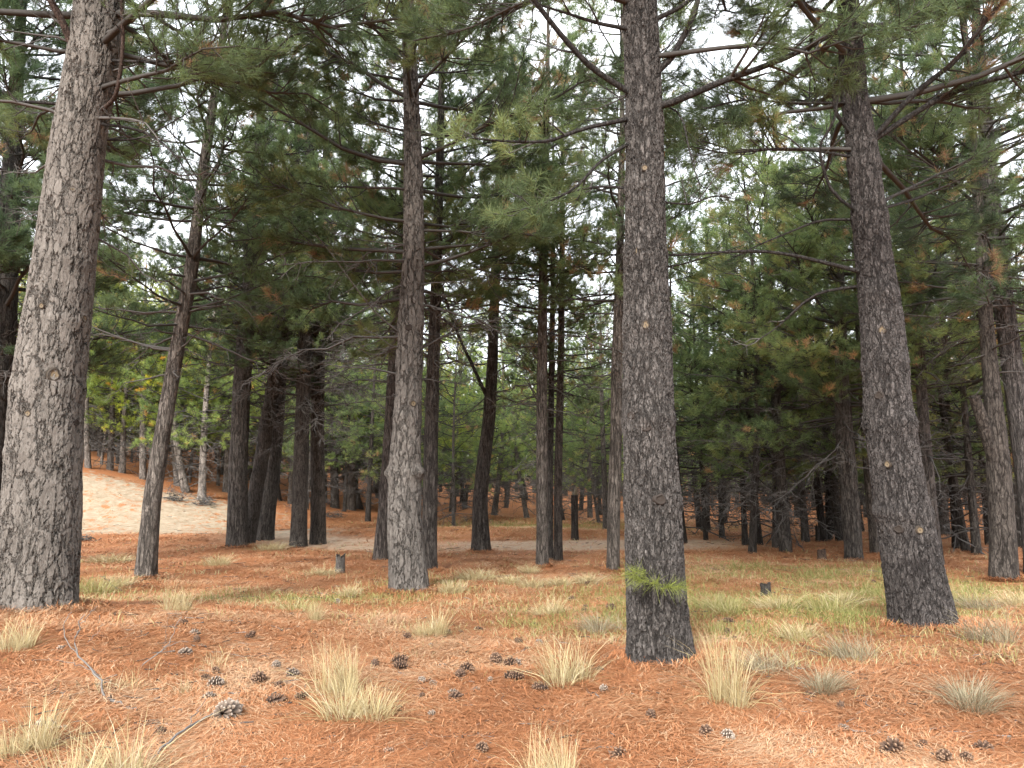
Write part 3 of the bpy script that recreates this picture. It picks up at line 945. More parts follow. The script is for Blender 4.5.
# ---- the thick pale trunk
s1 = Stem([(36, 610, 72), (42, 500, 70), (48, 387, 65), (66, 250, 55), (80, 131, 49), (93, 60, 47), (100, 0, 44)], 16)
build_tree(s1, 'thick pale grey-brown pine trunk with cracked plates, cut off by the frame', G_NEAR, M['bark_pale'], 'near', RG(1),
           crown=dict(h_dead=5.0, h_live=6.8, R=4.4, tint=0.33, dens=1.3, dead_dens=0.7, dead_len=0.5), ns=220, nz=420, zdense=8.2, lump=0.03, flare=0.07,
           whorl=[(1.9, .03), (2.75, .04), (3.6, .03), (4.4, .04)],
           limbs=[([(77, 85), (73, 48), (62, 20), (48, -4), (30, -40)], -0.6, .075, .05, 0.4, dict(col=(1.7, 1.3, 1.15))),
                  ([(99, 121), (112, 104), (118, 89), (124, 45), (121, 0), (125, -40)], -0.7, .04, .025, 0.3, dict(col=(1.7, 1.3, 1.15))),
                  ([(62, 106), (34, 102), (0, 102), (-50, 90)], -0.4, .032, .015, 0.3),
                  ([(100, 122), (135, 128), (160, 140), (180, 160), (200, 200)], -0.8, .03, .008, -1.0),
                  ([(104, 60), (150, 62), (185, 60), (215, 40)], -0.5, .03, .008, -1.3),
                  ([(96, 140), (140, 140), (180, 118), (215, 95)], 0.9, .022, .006, -1.0)],
           scars=[(72, 198, 7, 0), (94, 227, 8, 0), (53, 379, 13, 0), (80, 320, 8, 0), (44, 313, 6, 0), (31, 417, 7, 0), (72, 423, 8, 1)])

# ---- the central scaly trunk
s2 = Stem([(661, 664, 64), (656, 590, 58), (652, 500, 55), (648, 425, 51), (647, 330, 47), (645, 250, 41), (644, 100, 36), (640, 0, 33)], 16)
central = build_tree(s2, 'big central pine trunk with dark scaly bark and a green sprout near its foot', G_NEAR, M['bark_scaly'], 'near', RG(2),
           crown=dict(h_dead=None, h_live=6.3, R=4.0, tint=0.40, dens=1.15), ns=200, nz=420, zdense=8.0, lump=0.04, flare=0.2,
           whorl=[(1.55, .05), (2.35, .085), (3.3, .08), (4.05, .09), (4.8, .05), (5.5, .08)],
           limbs=[([(627, 101), (593, 70), (566, 41), (545, 15), (520, -20)], -0.7, .045, .028, 0.35),
                  ([(626, 116), (583, 128), (549, 142), (514, 142), (470, 138)], -0.9, .035, .010, 0.9, dict(tint=0.6)),
                  ([(624, 190), (603, 186), (576, 190), (548, 200)], 0.8, .024, .008, 0.8, dict(tint=0.5)),
                  ([(663, 109), (674, 103), (718, 82), (776, 63), (828, 38), (865, 10), (905, -20)], -0.9, .055, .022, 0.8, dict(tint=0.3)),
                  ([(660, 84), (672, 58), (677, 48), (694, 17), (702, -20)], -0.3, .05, .035, 0.6),
                  ([(656, 26), (680, 8), (705, -12)], -0.3, .035, .025, 0.3),
                  ([(628, 31), (600, 24), (569, 14), (530, 2)], -0.4, .035, .012, 0.7),
                  ([(664, 96), (682, 112), (689, 150), (699, 186), (712, 190)], -0.2, .014, .005, -1.0),
                  ([(626, 135), (600, 160), (575, 190), (540, 205), (500, 215)], -0.5, .028, .007, 0.7, dict(tint=0.55)),
                  ([(666, 200), (690, 205), (715, 195), (740, 200)], 0.8, .018, .006, 0.6)],
           scars=[(645, 176, 7, 0), (638, 257, 8, 0), (646, 330, 9, 0), (647, 429, 10, 1), (632, 417, 9, 1), (663, 415, 7, 1), (660, 499, 12, 1)])


def sprout():
    rng = RG(22); br, nd = MB(), MB()
    z = 0
    for px, py, dx in [(628, 575, -1.0), (640, 578, -.6), (654, 584, 0.1), (671, 586, .7), (684, 585, 1.0), (634, 571, -.9)]:
        tip = at_y(px, py, s2.base[1] - 0.55) - s2.base
        root = s2.path(tip[2] - 0.06) + np.array([0.1 * dx, -0.27, 0])
        P = np.linspace(root, tip, 4)[None]
        br.tubes(P, np.array([[.006, .005, .004, .003]]), 4, 0.4)
        d = np.repeat(norm(tip - root + np.array([dx * .25, 0, 0.03]))[None], 4, 0)
        T = tip + rng.normal(0, 0.015, (4, 3))
        needle_tufts(nd, rng, T, d, 22, 0.19, 0.0034, rng.uniform(0.2, 0.7, 4), 0.1)
    o = link('sprout', nd.mesh('sprout', M['sprout'], False), central)
    o['label'] = 'bright green needle sprout low on the trunk'
    link('twigs', br.mesh('twigs', M['branch']), o)


sprout()

# ---- the big leaning trunk
s3 = Stem([(925, 628, 60), (913, 570, 55), (901, 500, 50), (890, 421, 46), (883, 335, 41), (873, 250, 34), (863, 150, 29), (853, 90, 25), (848, 0, 20)], 17)
build_tree(s3, 'big dark leaning pine trunk with upswept limbs, rooted on the orange mound', G_NEAR, M['bark_scaly'], 'near', RG(3),
           crown=dict(h_dead=None, h_live=5.8, R=4.2, tint=0.34, dens=1.2, brown=0.06), ns=200, nz=420, zdense=9, lump=0.045, flare=0.17, col=(.85, .84, .86),
           whorl=[(1.3, .12), (2.35, .13), (3.05, .08), (3.9, .12), (4.9, .09), (5.6, .09)],
           limbs=[([(865, 150), (893, 116), (920, 87), (958, 62), (982, 24), (1002, 3), (1030, -25)], -0.8, .048, .03, 0.8, dict(tint=.3, brown=.12)),
                  ([(870, 147), (910, 116), (941, 97), (982, 82), (1024, 72), (1080, 50)], -0.5, .05, .03, 0.8, dict(tint=.3, brown=.1)),
                  ([(875, 208), (906, 190), (941, 173), (982, 154), (1020, 140)], 0.5, .032, .014, 0.6, dict(brown=.2)),
                  ([(880, 212), (920, 198), (944, 185), (985, 190)], 1.2, .03, .010, 0.6, dict(brown=.15)),
                  ([(858, 219), (831, 195), (821, 161), (819, 143), (835, 123), (838, 95)], -0.5, .03, .015, -0.6),
                  ([(850, 147), (835, 113), (833, 89), (828, 78)], -0.4, .032, .02, 0.3),
                  ([(858, 220), (821, 219), (790, 232), (756, 246), (725, 262)], 0.6, .026, .008, 0.5, dict(brown=.3)),
                  ([(866, 276), (835, 265), (794, 255), (759, 250), (708, 253), (668, 256), (630, 252)], -0.4, .038, .012, 0.22, dict(f0=.55, brown=.3)),
                  ([(866, 284), (821, 291), (800, 305), (775, 330), (740, 350)], 0.7, .03, .006, -1.2),
                  ([(850, 159), (794, 147), (725, 154), (690, 146)], -0.6, .026, .008, 0.9, dict(tint=.25)),
                  ([(848, 103), (794, 103), (742, 99), (700, 110)], -0.6, .024, .008, 0.9, dict(tint=.25))],
           scars=[(883, 334, 8, 0), (881, 397, 9, 1), (889, 465, 7, 0), (918, 529, 8, 0), (900, 528, 9, 1)])

# ---- pale grey middle trunk
s4 = Stem([(410, 592, 40), (404, 520, 34), (405, 470, 31), (408, 400, 27), (411, 320, 25), (414, 250, 21), (413, 150, 18), (410, 60, 14), (408, 0, 12)], 15)
build_tree(s4, 'pale grey pine trunk curving at its base, with a swollen knot ring', G_NEAR, M['bark_pale'], 'mid', RG(4),
           crown=dict(az_ok=lambda z, a: (z > 9.0) | (np.abs((a + 1.5 * np.pi) % (2 * np.pi) - np.pi) > 0.95), h_dead=4.0, h_live=5.5, R=3.9, tint=0.52, dens=1.35, dead_dens=1.5, dead_len=0.7, brown=0.08), ns=110, nz=300, zdense=10, lump=0.03, flare=0.1,
           whorl=[(2.15, .24), (3.2, .08), (4.2, .06), (5.0, .07)], col=(.82, .82, .83),
           limbs=[([(404, 340), (380, 318), (355, 287), (331, 253), (316, 235)], -1.2, .022, .008, -1.0, dict(mat=M['twig'])),
                  ([(411, 245), (385, 243), (360, 240), (330, 232)], -1.0, .02, .006, -1.6, dict(mat=M['twig'])),
                  ([(418, 245), (440, 240), (465, 228), (500, 215)], 0.5, .022, .006, 0.8)],
           scars=[(413, 405, 7, 0), (409, 330, 7, 1)])

MIDTREES = [
    # pts, H, label, bark, tone, crown
    ([(145, 580, 21), (152, 500, 17), (163, 430, 15), (175, 360, 14), (190, 280, 13), (198, 215, 11), (206, 150, 10), (220, 60, 7)], 12.5,
     'slender leaning pine between the thick pale trunk and the sand bank', 'bark_dark', (1.5, 1.45, 1.4), dict(h_dead=4.2, h_live=5.2, R=2.7, tint=0.32, dens=0.75, dead_dens=0.7, dead_len=.9, brown=0.05)),
    ([(237, 548, 21), (238, 470, 18), (241, 400, 17), (246, 330, 16), (252, 240, 14), (258, 160, 12)], 15,
     'dark straight pine forming a V with the light leaning stem', 'bark_dark', (1, 1, 1), dict(h_dead=4.0, h_live=6.0, R=3.3, tint=0.34, dens=1.0, brown=0.06)),
    ([(247, 545, 15), (256, 490, 14), (263, 450, 14), (272, 390, 13), (281, 320, 11), (290, 250, 9)], 13,
     'light grey leaning pine rising out of the V beside a dark trunk', 'bark_mid', (1, 1, 1), dict(h_dead=4.4, h_live=6.5, R=2.8, tint=0.36, dens=0.9, brown=0.08)),
    ([(264, 540, 18), (270, 490, 16), (275, 440, 15), (283, 330, 13), (290, 240, 11)], 14,
     'dark pine just behind the light leaning stem', 'bark_dark', (.9, .9, .9), dict(h_dead=4.2, h_live=6.8, R=3.0, tint=0.38, dens=0.9, brown=0.08)),
    ([(298, 547, 17), (300, 490, 15), (302, 430, 14), (305, 340, 14), (308, 250, 12), (310, 150, 10)], 14,
     'light barked pine of the close pair under grey dead twigs', 'bark_mid', (.8, .78, .77), dict(h_dead=4.6, h_live=7.4, R=3.1, tint=0.42, dens=0.8, dead_dens=2.0, dead_len=.95, brown=0.16)),
    ([(318, 544, 16), (318, 480, 14), (317, 430, 13), (319, 340, 13), (322, 250, 11)], 14,
     'dark barked pine of the close pair under grey dead twigs', 'bark_dark', (1.1, 1.05, 1), dict(h_dead=4.4, h_live=7.4, R=3.0, tint=0.42, dens=0.8, dead_dens=1.7, dead_len=.85, brown=0.08)),
    ([(381, 559, 16), (386, 500, 14), (390, 440, 13), (396, 330, 12), (402, 230, 10)], 14,
     'dark pine half hidden behind the pale grey trunk', 'bark_dark', (1, .95, .95), dict(h_dead=4.4, h_live=6.6, R=2.8, tint=0.42, dens=0.9, dead_dens=1.3, brown=0.08)),
    ([(429, 572, 16), (430, 500, 15), (431, 440, 14), (433, 380, 13), (437, 260, 10), (440, 150, 8)], 13.5,
     'dark slim pine standing close beside the pale grey trunk', 'bark_dark', (.85, .83, .83), dict(h_dead=4.6, h_live=6.2, R=2.7, tint=0.5, dens=1.0, dead_dens=.8, brown=0.06)),
    ([(481, 553, 19), (480, 500, 15), (484, 460, 14), (489, 420, 13), (492, 370, 11), (496, 260, 9), (500, 150, 7)], 14,
     'dark pine with a curved foot and a forked dead limb', 'bark_dark', (.9, .88, .87), dict(h_dead=4.4, h_live=7.0, R=2.9, tint=0.5, dens=0.8, dead_dens=1.4, brown=0.28)),
    ([(542, 568, 12), (542, 480, 11), (542, 400, 11), (543, 250, 8), (547, 120, 6)], 13,
     'slim straight grey pine, foremost of the trio left of the central trunk', 'bark_dark', (1.35, 1.3, 1.25), dict(h_dead=4.0, h_live=6.4, R=2.4, tint=0.55, dens=0.8, brown=0.25)),
    ([(550, 560, 7), (550, 480, 6), (551, 400, 6), (553, 280, 5)], 10,
     'thin dark pine in the middle of the slim trio', 'bark_dark', (.8, .8, .8), dict(h_dead=3.4, h_live=4.6, R=1.8, tint=0.45, dens=0.8, brown=0.2)),
    ([(558, 561, 9), (558, 480, 8), (560, 400, 7), (562, 280, 6)], 11,
     'thin pale pine at the end of the slim trio', 'bark_mid', (.8, .75, .72), dict(h_dead=3.4, h_live=5.0, R=2.0, tint=0.45, dens=0.8, brown=0.15)),
    ([(613, 573, 13), (614, 500, 13), (616, 440, 12), (617, 360, 11), (620, 250, 8), (622, 150, 6)], 13.5,
     'grey pine tucked behind the central scaly trunk', 'bark_dark', (1.3, 1.25, 1.2), dict(h_dead=4.2, h_live=6.4, R=2.4, tint=0.5, dens=0.8, brown=0.06)),
    ([(854, 559, 17), (850, 500, 17), (845, 440, 17), (842, 390, 14), (840, 300, 10)], 13,
     'dark stout pine behind the big leaning trunk, its crown reaching low', 'bark_dark', (1.0, .98, .96), dict(h_dead=2.6, h_live=3.9, R=3.4, tint=0.48, dens=1.0, brown=0.10, dead_len=.8)),
    ([(876, 553, 10), (871, 500, 10), (866, 440, 9), (862, 380, 8), (858, 300, 7)], 12,
     'slim pine pressed against the big leaning trunk', 'bark_dark', (1.1, 1.05, 1.0), dict(h_dead=3.0, h_live=5, R=2.6, tint=0.45, dens=0.9, brown=0.15)),
    ([(937, 565, 13), (930, 500, 12), (925, 440, 11), (921, 380, 10), (916, 280, 8)], 12.5,
     'slim dark pine on the far side of the big leaning trunk', 'bark_dark', (1.1, 1.05, 1.05), dict(h_dead=2.8, h_live=4.6, R=2.9, tint=0.42, dens=0.9, brown=0.18)),
    ([(1004, 581, 26), (1002, 520, 23), (998, 460, 21), (993, 400, 16), (986, 320, 13), (980, 230, 10)], 14,
     'light barked forked pine near the frame edge, with a snapped side stem', 'bark_mid', (.82, .78, .76), dict(h_dead=4.4, h_live=6.4, R=3.2, tint=0.38, dens=0.8, dead_dens=1.2, brown=0.12)),
    ([(1040, 575, 24), (1028, 480, 21), (1016, 390, 20), (1003, 300, 18), (991, 200, 16), (985, 120, 13)], 14,
     'dark furrowed pine leaning in from the frame edge', 'bark_dark', (1.05, 1.05, 1.1), dict(h_dead=5.0, h_live=6.2, R=3.6, tint=0.30, dens=0.9, brown=0.10)),
    ([(-22, 570, 30), (-8, 450, 26), (4, 330, 22), (10, 200, 18), (14, 120, 15)], 15,
     'dark pine behind the thick pale trunk at the frame edge', 'bark_dark', (.7, .7, .7), dict(h_dead=4.0, h_live=5.0, R=4.2, tint=0.25, dens=1.6, brown=0.04)),
]
G_BY = {}
for i, (pts, H, lab, bk, col, cr) in enumerate(MIDTREES):
    cr = dict(cr, fcol=(1.7, 1.7, 1.45) if 'the big leaning trunk' in lab else (1.3, 1.33, 1.2))
    st = Stem(pts, H + 3.0)
    cr['R'] *= 1.15
    limbs = ()
    if 'forked dead limb' in lab:
        limbs = [([(488, 404), (473, 366), (456, 332), (443, 291), (427, 253), (420, 225)], -1.2, .075, .03, -0.9)]
    if 'snapped side stem' in lab:
        limbs = [([(1000, 472), (992, 452), (985, 430), (979, 410), (974, 396)], -0.25, .15, .11, -0.0001, dict(mat=M['bark_mid'], col=(.8, .76, .74)))]
    if 'leaning in from the frame edge' in lab:
        limbs = [([(1008, 322), (954, 318), (906, 315), (880, 306)], -0.8, .03, .01, -1.6, dict(mat=M['twig']))]
    if 'at the frame edge' in lab and 'behind the thick' in lab:
        limbs = [([(-10, 400), (10, 370), (25, 342), (40, 310)], -0.6, .06, .02, -0.6)]
    build_tree(st, lab, G_MID, M[bk], 'mid', RG(100 + i), crown=cr, limbs=limbs, ns=36, nz=140, lump=0.05, flare=0.18, col=col,
               whorl=[(z, .05) for z in np.arange(1.6, 7, .75)])

# ------------------------------------------------------------------ the wood behind: prototypes, then copies
PROTO = []
for v in range(9):
    rng = RG(500 + v)
    H = [12, 13.5, 15, 11, 14.5, 13, 16, 12.5, 15][v]
    bend = rng.normal(0, 0.35, 2); lean = rng.normal(0, 0.02, 2)
    r0 = [.15, .17, .20, .13, .18, .16, .22, .15, .19][v]

    def path(z, H=H, bend=bend, lean=lean):
        z = np.asarray(z, float); u = z / H
        return np.stack([bend[0] * np.sin(u * 3.1) + lean[0] * z, bend[1] * np.sin(u * 3.1) + lean[1] * z, z], -1)

    def rad(z, H=H, r0=r0):
        return np.maximum(r0 * (1 - np.asarray(z, float) / H) ** 0.75, 0.012)
    hl = [2.6, 3.2, 4.2, 2.2, 3.6, 2.4, 4.6, 2.8, 3.4][v]
    br, nd, dead = crown_parts(rng, path, rad, H, hl - 2.0, hl, [2.7, 2.9, 3.1, 2.6, 3.0, 3.0, 3.2, 2.8, 2.9][v], 'far', 0.5, 0.04 + 0.05 * (v % 3 == 0), 1.0, 1.6, 0.8, 0.6)
    PROTO.append(dict(H=H, r0=r0, trunk=trunk_mesh(rng, path, rad, -0.6, H, 14, 40, M['bark_dark'], 0.06, 0.3),
                      branches=br.mesh('branches', M['branch']), crown=nd.mesh('crown', M['needles'], False), dead=dead.mesh('dead_branches', M['twig'])))

YG = (2.1, 1.95, 0.9); LG = (1.75, 1.75, 1.15); MG = (1.4, 1.42, 1.2); DG = (1.05, 1.1, 1.0); GOLD = (2.4, 2.1, 0.6); BR = (1.45, 1.2, 1.0)


def far_tree(p, v, s, label, group, rot, fcol, bcol, wid=1.0):
    pr = PROTO[v]
    t = empty('pine_tree', p, rot); t.scale = (s, s, s)
    tag(t, label, 'pine tree', group)
    tr = link('trunk', pr['trunk'], t); tr.color = (*bcol, 1); tr.scale = (wid, wid, 1)
    link('branches', pr['branches'], t)
    c = link('crown', pr['crown'], t); c.color = (*fcol, 1)
    link('dead_branches', pr['dead'], t)
    return t


placed = []
for o in C.objects:
    if o.type == 'EMPTY': placed.append((o.location.x, o.location.y))

# hand-placed feet seen between the nearer trunks: px, py, trunk px width, foliage tone, bark tone, label
HAND = [
    (88, 468, 7, YG, 2.2, 'pale trunk at the top of the sand bank, next to the thick pale trunk'),
    (110, 470, 7, LG, 1.6, 'pale trunk on the sand bank crest beside a dark trunk'),
    (122, 473, 7, YG, 2.4, 'lightest thin trunk on the sand bank crest, under the yellow foliage'),
    (143, 479, 8, GOLD, 2.2, 'yellow-needled pine on the sand bank crest, beside the leaning slender trunk'),
    (178, 486, 8, YG, 1.8, 'grey pine where the sand bank dips behind the leaning slender trunk'),
    (186, 492, 9, LG, 2.4, 'pale pine with a straight foot beside the brush heap'),
    (202, 499, 9, LG, 2.6, 'whitish pine whose foot stands in the brush heap'),
    (226, 492, 8, MG, 1.4, 'grey pine half hidden by the dark straight trunk'),
    (335, 508, 10, DG, 1.1, 'dark pine on the rise behind the little grey stump'),
    (351, 510, 11, DG, 1.4, 'thicker grey pine on the rise behind the little grey stump'),
    (360, 509, 8, DG, .9, 'dark pine leaning over beside the thicker grey pine on the rise'),
    (374, 492, 6, MG, 1.2, 'thin pine seen on the rise beside the hidden dark pine'),
    (452, 512, 8, YG, 1.2, 'pine with bright low foliage behind the dirt track, beside the dark slim trunk'),
    (494, 515, 7, LG, 1.8, 'pale thin pine beyond the track beside the curved trunk'),
    (506, 508, 5, YG, 1.4, 'thin pine beyond the track under bright low branches'),
    (527, 518, 6, LG, 1.6, 'thin pale pine beyond the track beside the slim trio'),
    (590, 518, 6, MG, 1.5, 'pale pine beyond the track beside the broken snag'),
    (600, 515, 5, MG, 1.0, 'dark thin pine beyond the track near the trunk behind the central one'),
    (684, 543, 7, DG, .6, 'dark pine just past the central scaly trunk, on the orange floor'),
    (706, 540, 5, MG, .7, 'thinnest of the dark pines past the central trunk'),
    (722, 538, 6, MG, .8, 'second dark pine past the central trunk'),
    (745, 545, 7, MG, .7, 'dark pine leaning under the brown twig tangle'),
    (752, 553, 9, MG, .7, 'stoutest dark pine under the brown twig tangle'),
    (760, 545, 7, MG, .6, 'dark pine behind the stoutest one under the twig tangle'),
    (776, 548, 8, MG, 1.0, 'grey pine beside the thick short-trunked pine on the right floor'),
    (786, 552, 13, BR, .9, 'thick short-trunked pine under dead twigs on the right floor'),
    (806, 542, 9, BR, 1.0, 'grey pine past the thick short-trunked pine'),
    (824, 541, 9, DG, .55, 'nearly black pine with a twin stem'),
    (829, 540, 7, DG, .6, 'nearly black slanting twin of the black pine'),
    (840, 541, 9, BR, .8, 'dark pine beside the stout pine with the low crown'),
    (957, 548, 9, BR, .6, 'dark pine at the start of the slanting row by the forked pine'),
    (966, 551, 9, MG, .7, 'second dark pine of the slanting row by the forked pine'),
    (977, 555, 10, BR, .9, 'foremost grey pine of the slanting row by the forked pine'),
    (989, 545, 8, MG, .6, 'dark pine right beside the forked pine'),
    (1020, 548, 9, MG, .6, 'dark pine under the leaning one at the frame edge'),
]
for i, (px, py, w, fc, bt, lab) in enumerate(HAND):
    p = hit(px, py)
    if p[1] > 75: p = at_y(px, py, 62); p[2] = float(terrain(p[0], p[1]))
    v = (i * 4 + 1) % len(PROTO); rng = RG(900 + i)
    s = rng.uniform(0.85, 1.1); dia = w / FPX * depth(p)
    far_tree(p, v, s, lab, G_FAR, rng.random() * 6.28, fc, (bt, bt * .97, bt * .94), np.clip(dia / (2 * PROTO[v]['r0'] * s * 1.15), .5, 1.6))
    placed.append((p[0], p[1]))

rng = RG(77)
ZL = {'a': 'far pine in the crowded wood on the rise behind the sand bank', 'b': 'far pine in the crowded wood beyond the dirt track',
      'c': 'far pine in the dim wood behind the low brown twigs'}
ZG = {'a': 'far pines behind the sand bank', 'b': 'far pines beyond the dirt track', 'c': 'far pines behind the low brown twigs'}
count = 0; tries = 0
while count < 175 and tries < 20000:
    tries += 1
    y = 29 + 50 * rng.random() ** 0.9
    x = y * rng.uniform(-0.78, 0.78)
    u = x / y
    if u < -0.3 and y < 42.5: continue
    if -0.3 <= u < -0.14 and y < 38: continue
    if -0.14 <= u < 0.1 and y < 34: continue
    if u >= 0.1 and y < 31: continue
    if min((x - a) ** 2 + (y - b) ** 2 for a, b in placed) < (2.1 + 0.006 * y) ** 2: continue
    placed.append((x, y)); count += 1
    z = 'a' if u < -0.2 else ('b' if u < 0.18 else 'c')
    pal = {'a': [YG, YG, LG, LG, MG, BR], 'b': [YG, YG, LG, MG, MG], 'c': [LG, LG, MG, MG, MG, BR]}[z]
    fc = np.array(pal[rng.integers(len(pal))]) * rng.uniform(0.85, 1.15)
    bt = rng.choice([.7, .9, 1.2, 1.6]) if z != 'c' else rng.choice([.5, .7, .9])
    far_tree((x, y, float(terrain(x, y))), rng.integers(len(PROTO)), rng.uniform(0.8, 1.12), ZL[z], ZG[z], rng.random() * 6.28, tuple(fc), (bt, bt * .97, bt * .94), rng.uniform(.7, 1.1))


count = 0; tries = 0
while count < 60 and tries < 8000:
    tries += 1
    y = rng.uniform(43, 66); u = rng.uniform(-0.72, -0.12); x = u * y
    if min((x - a) ** 2 + (y - b) ** 2 for a, b in placed) < 1.5 ** 2: continue
    placed.append((x, y)); count += 1
    bt = rng.choice([1.0, 1.5, 2.0, 2.4]); fc = np.array([YG, LG, YG][rng.integers(3)]) * rng.uniform(.9, 1.2)
    far_tree((x, y, float(terrain(x, y))), rng.integers(len(PROTO)), rng.uniform(0.72, 0.95), ZL['a'], ZG['a'], rng.random() * 6.28, tuple(fc), (bt, bt * .97, bt * .94), rng.uniform(.5, .8))


def far_mass():
    """the wood goes on: one merged mass of small pines past the last single ones"""
    rng = RG(33)
    kinds = []
    for v in range(4):
        H = rng.uniform(11, 15)
        ax = lambda z: np.stack([0 * np.asarray(z, float), 0 * np.asarray(z, float), np.asarray(z, float)], -1)
        br, nd, dead = crown_parts(rng, ax, None, H, 0.8, 1.4, 3.3, 'mass', 0.45, 0.03, 1.0, 1.0, .8, 0.7)
        tr = MB(); zz = np.linspace(-1, H, 6)
        tr.tubes(ax(zz)[None], (0.2 * (1 - np.maximum(zz, 0) / H) + 0.01)[None], 7)
        for b in (dead,):
            tr.V += b.V; tr.F4 += [f + tr.n for f in b.F4]; tr.A += b.A; tr.n += b.n
        kinds.append((np.concatenate(nd.V), np.concatenate(nd.F3), np.concatenate(nd.A), np.concatenate(tr.V), np.concatenate(tr.F4)))
    mbc, mbt = MB(), MB()
    for i in range(420):
        y = 78 + 60 * rng.random() ** 0.8; x = y * rng.uniform(-0.9, 0.9)
        k = kinds[rng.integers(4)]; a = rng.random() * 6.28; s = rng.uniform(.8, 1.15)
        Rm = np.array([[math.cos(a), -math.sin(a), 0], [math.sin(a), math.cos(a), 0], [0, 0, 1]]) * s
        off = np.array([x, y, float(terrain(x, y))])
        mbc.add(k[0] @ Rm.T + off, f3=k[1], tint=np.clip(k[2] + rng.normal(0, .15), 0, .9)); mbt.add(k[3] @ Rm.T + off, f4=k[4])
    t = empty('distant_wood', (0, 0, 0)); tag(t, 'distant wood closing off the view behind all the single pines', 'wood', kind='stuff')
    c = link('crowns', mbc.mesh('crowns', M['needles'], False), t); c.color = (1.2, 1.2, 1, 1); c['kind'] = 'stuff'
    tt = link('trunks', mbt.mesh('trunks', M['bark_dark']), t); tt['kind'] = 'stuff'


far_mass()


# ------------------------------------------------------------------ pine cones
def cone_mesh(name, seed, mat, L=0.11, W=0.075, openness=0.7, rows=8):
    rng = RG(seed); mb = MB()
    zs = np.linspace(0, 1, 9); prof = np.sin(np.pi * np.clip(zs * 0.86 + 0.12, 0, 1)) ** 0.8
    P = np.stack([0 * zs, 0 * zs, zs * L * .95], -1)
    mb.tubes(P[None], (prof * W * 0.26)[None], 10, 0.0)
    for rI in range(rows):
        u = (rI + 0.3) / rows
        rr = W * 0.5 * math.sin(math.pi * min(1, u * 0.80 + 0.17)) ** 0.7
        k = 7 if rI < rows - 2 else 5
        if rows > 9: k += 2
        for j in range(k):
            a = j * 2 * math.pi / k + rI * 2.4 + rng.normal(0, .12)
            el = RAD(-30 + 95 * u) + (1 - openness) * 0.8 + rng.normal(0, .08)
            out = np.array([math.cos(a) * math.cos(el), math.sin(a) * math.cos(el), math.sin(el)])
            tang = np.array([-math.sin(a), math.cos(a), 0]); nrm = np.cross(out, tang)
            b = np.array([0, 0, u * L]) + out * rr * 0.25
            ln = rr * rng.uniform(0.8, 1.1); w = W * (0.135 if rows < 9 else 0.10) * (0.65 + 0.35 * math.sin(math.pi * u)); th = .0028
            tip = b + out * ln
            e = tip - out * ln * .22
            V = [b - tang * w * .4, b + tang * w * .4, e + tang * w + nrm * th, e - tang * w + nrm * th, tip + nrm * th * .3,
                 e + tang * w - nrm * th, e - tang * w - nrm * th, tip - nrm * th * 1.4, b - nrm * th * 1.5]
            mb.add(V, f3=[(3, 2, 4), (6, 7, 5), (0, 3, 6), (0, 6, 8), (1, 5, 2), (8, 5, 1), (8, 6, 5)], f4=[(0, 1, 2, 3), (2, 5, 7, 4), (3, 4, 7, 6)],
                   tint=[.05, .05, .45, .45, 1.0, .45, .45, .9, .05])
    return mb.mesh(name, mat, False)


CONES = {'b': [cone_mesh('pine_cone', s, M['cone_brown'], .11, .08, o) for s, o in ((1, .9), (2, .5))],
         'g': [cone_mesh('pine_cone', s, M['cone_grey'], .11, .085, o) for s, o in ((4, .9), (5, .6))]}
BIGCONE = cone_mesh('pine_cone', 9, M['cone_grey'], .12, .105, .85, 11)
CL = [  # landmarks for the cones: phrase, px, py
    ('the thick pale trunk', 37, 610), ('the grey forked branch', 108, 692), ('the big grey cone', 222, 721), ('the twin straw tufts', 360, 705),
    ('the round straw tuft', 427, 637), ('the broad straw tuft by the central trunk', 569, 684), ('the central scaly trunk', 661, 664),
    ('the tall leaning straw tuft', 727, 704), ('the big dark leaning trunk', 925, 628), ('the tuft on the orange slope', 948, 704),
    ('the bottom edge straw tuft', 554, 775), ('the wispy bottom edge tuft', 640, 778), ('the small lone straw tuft', 315, 622)]
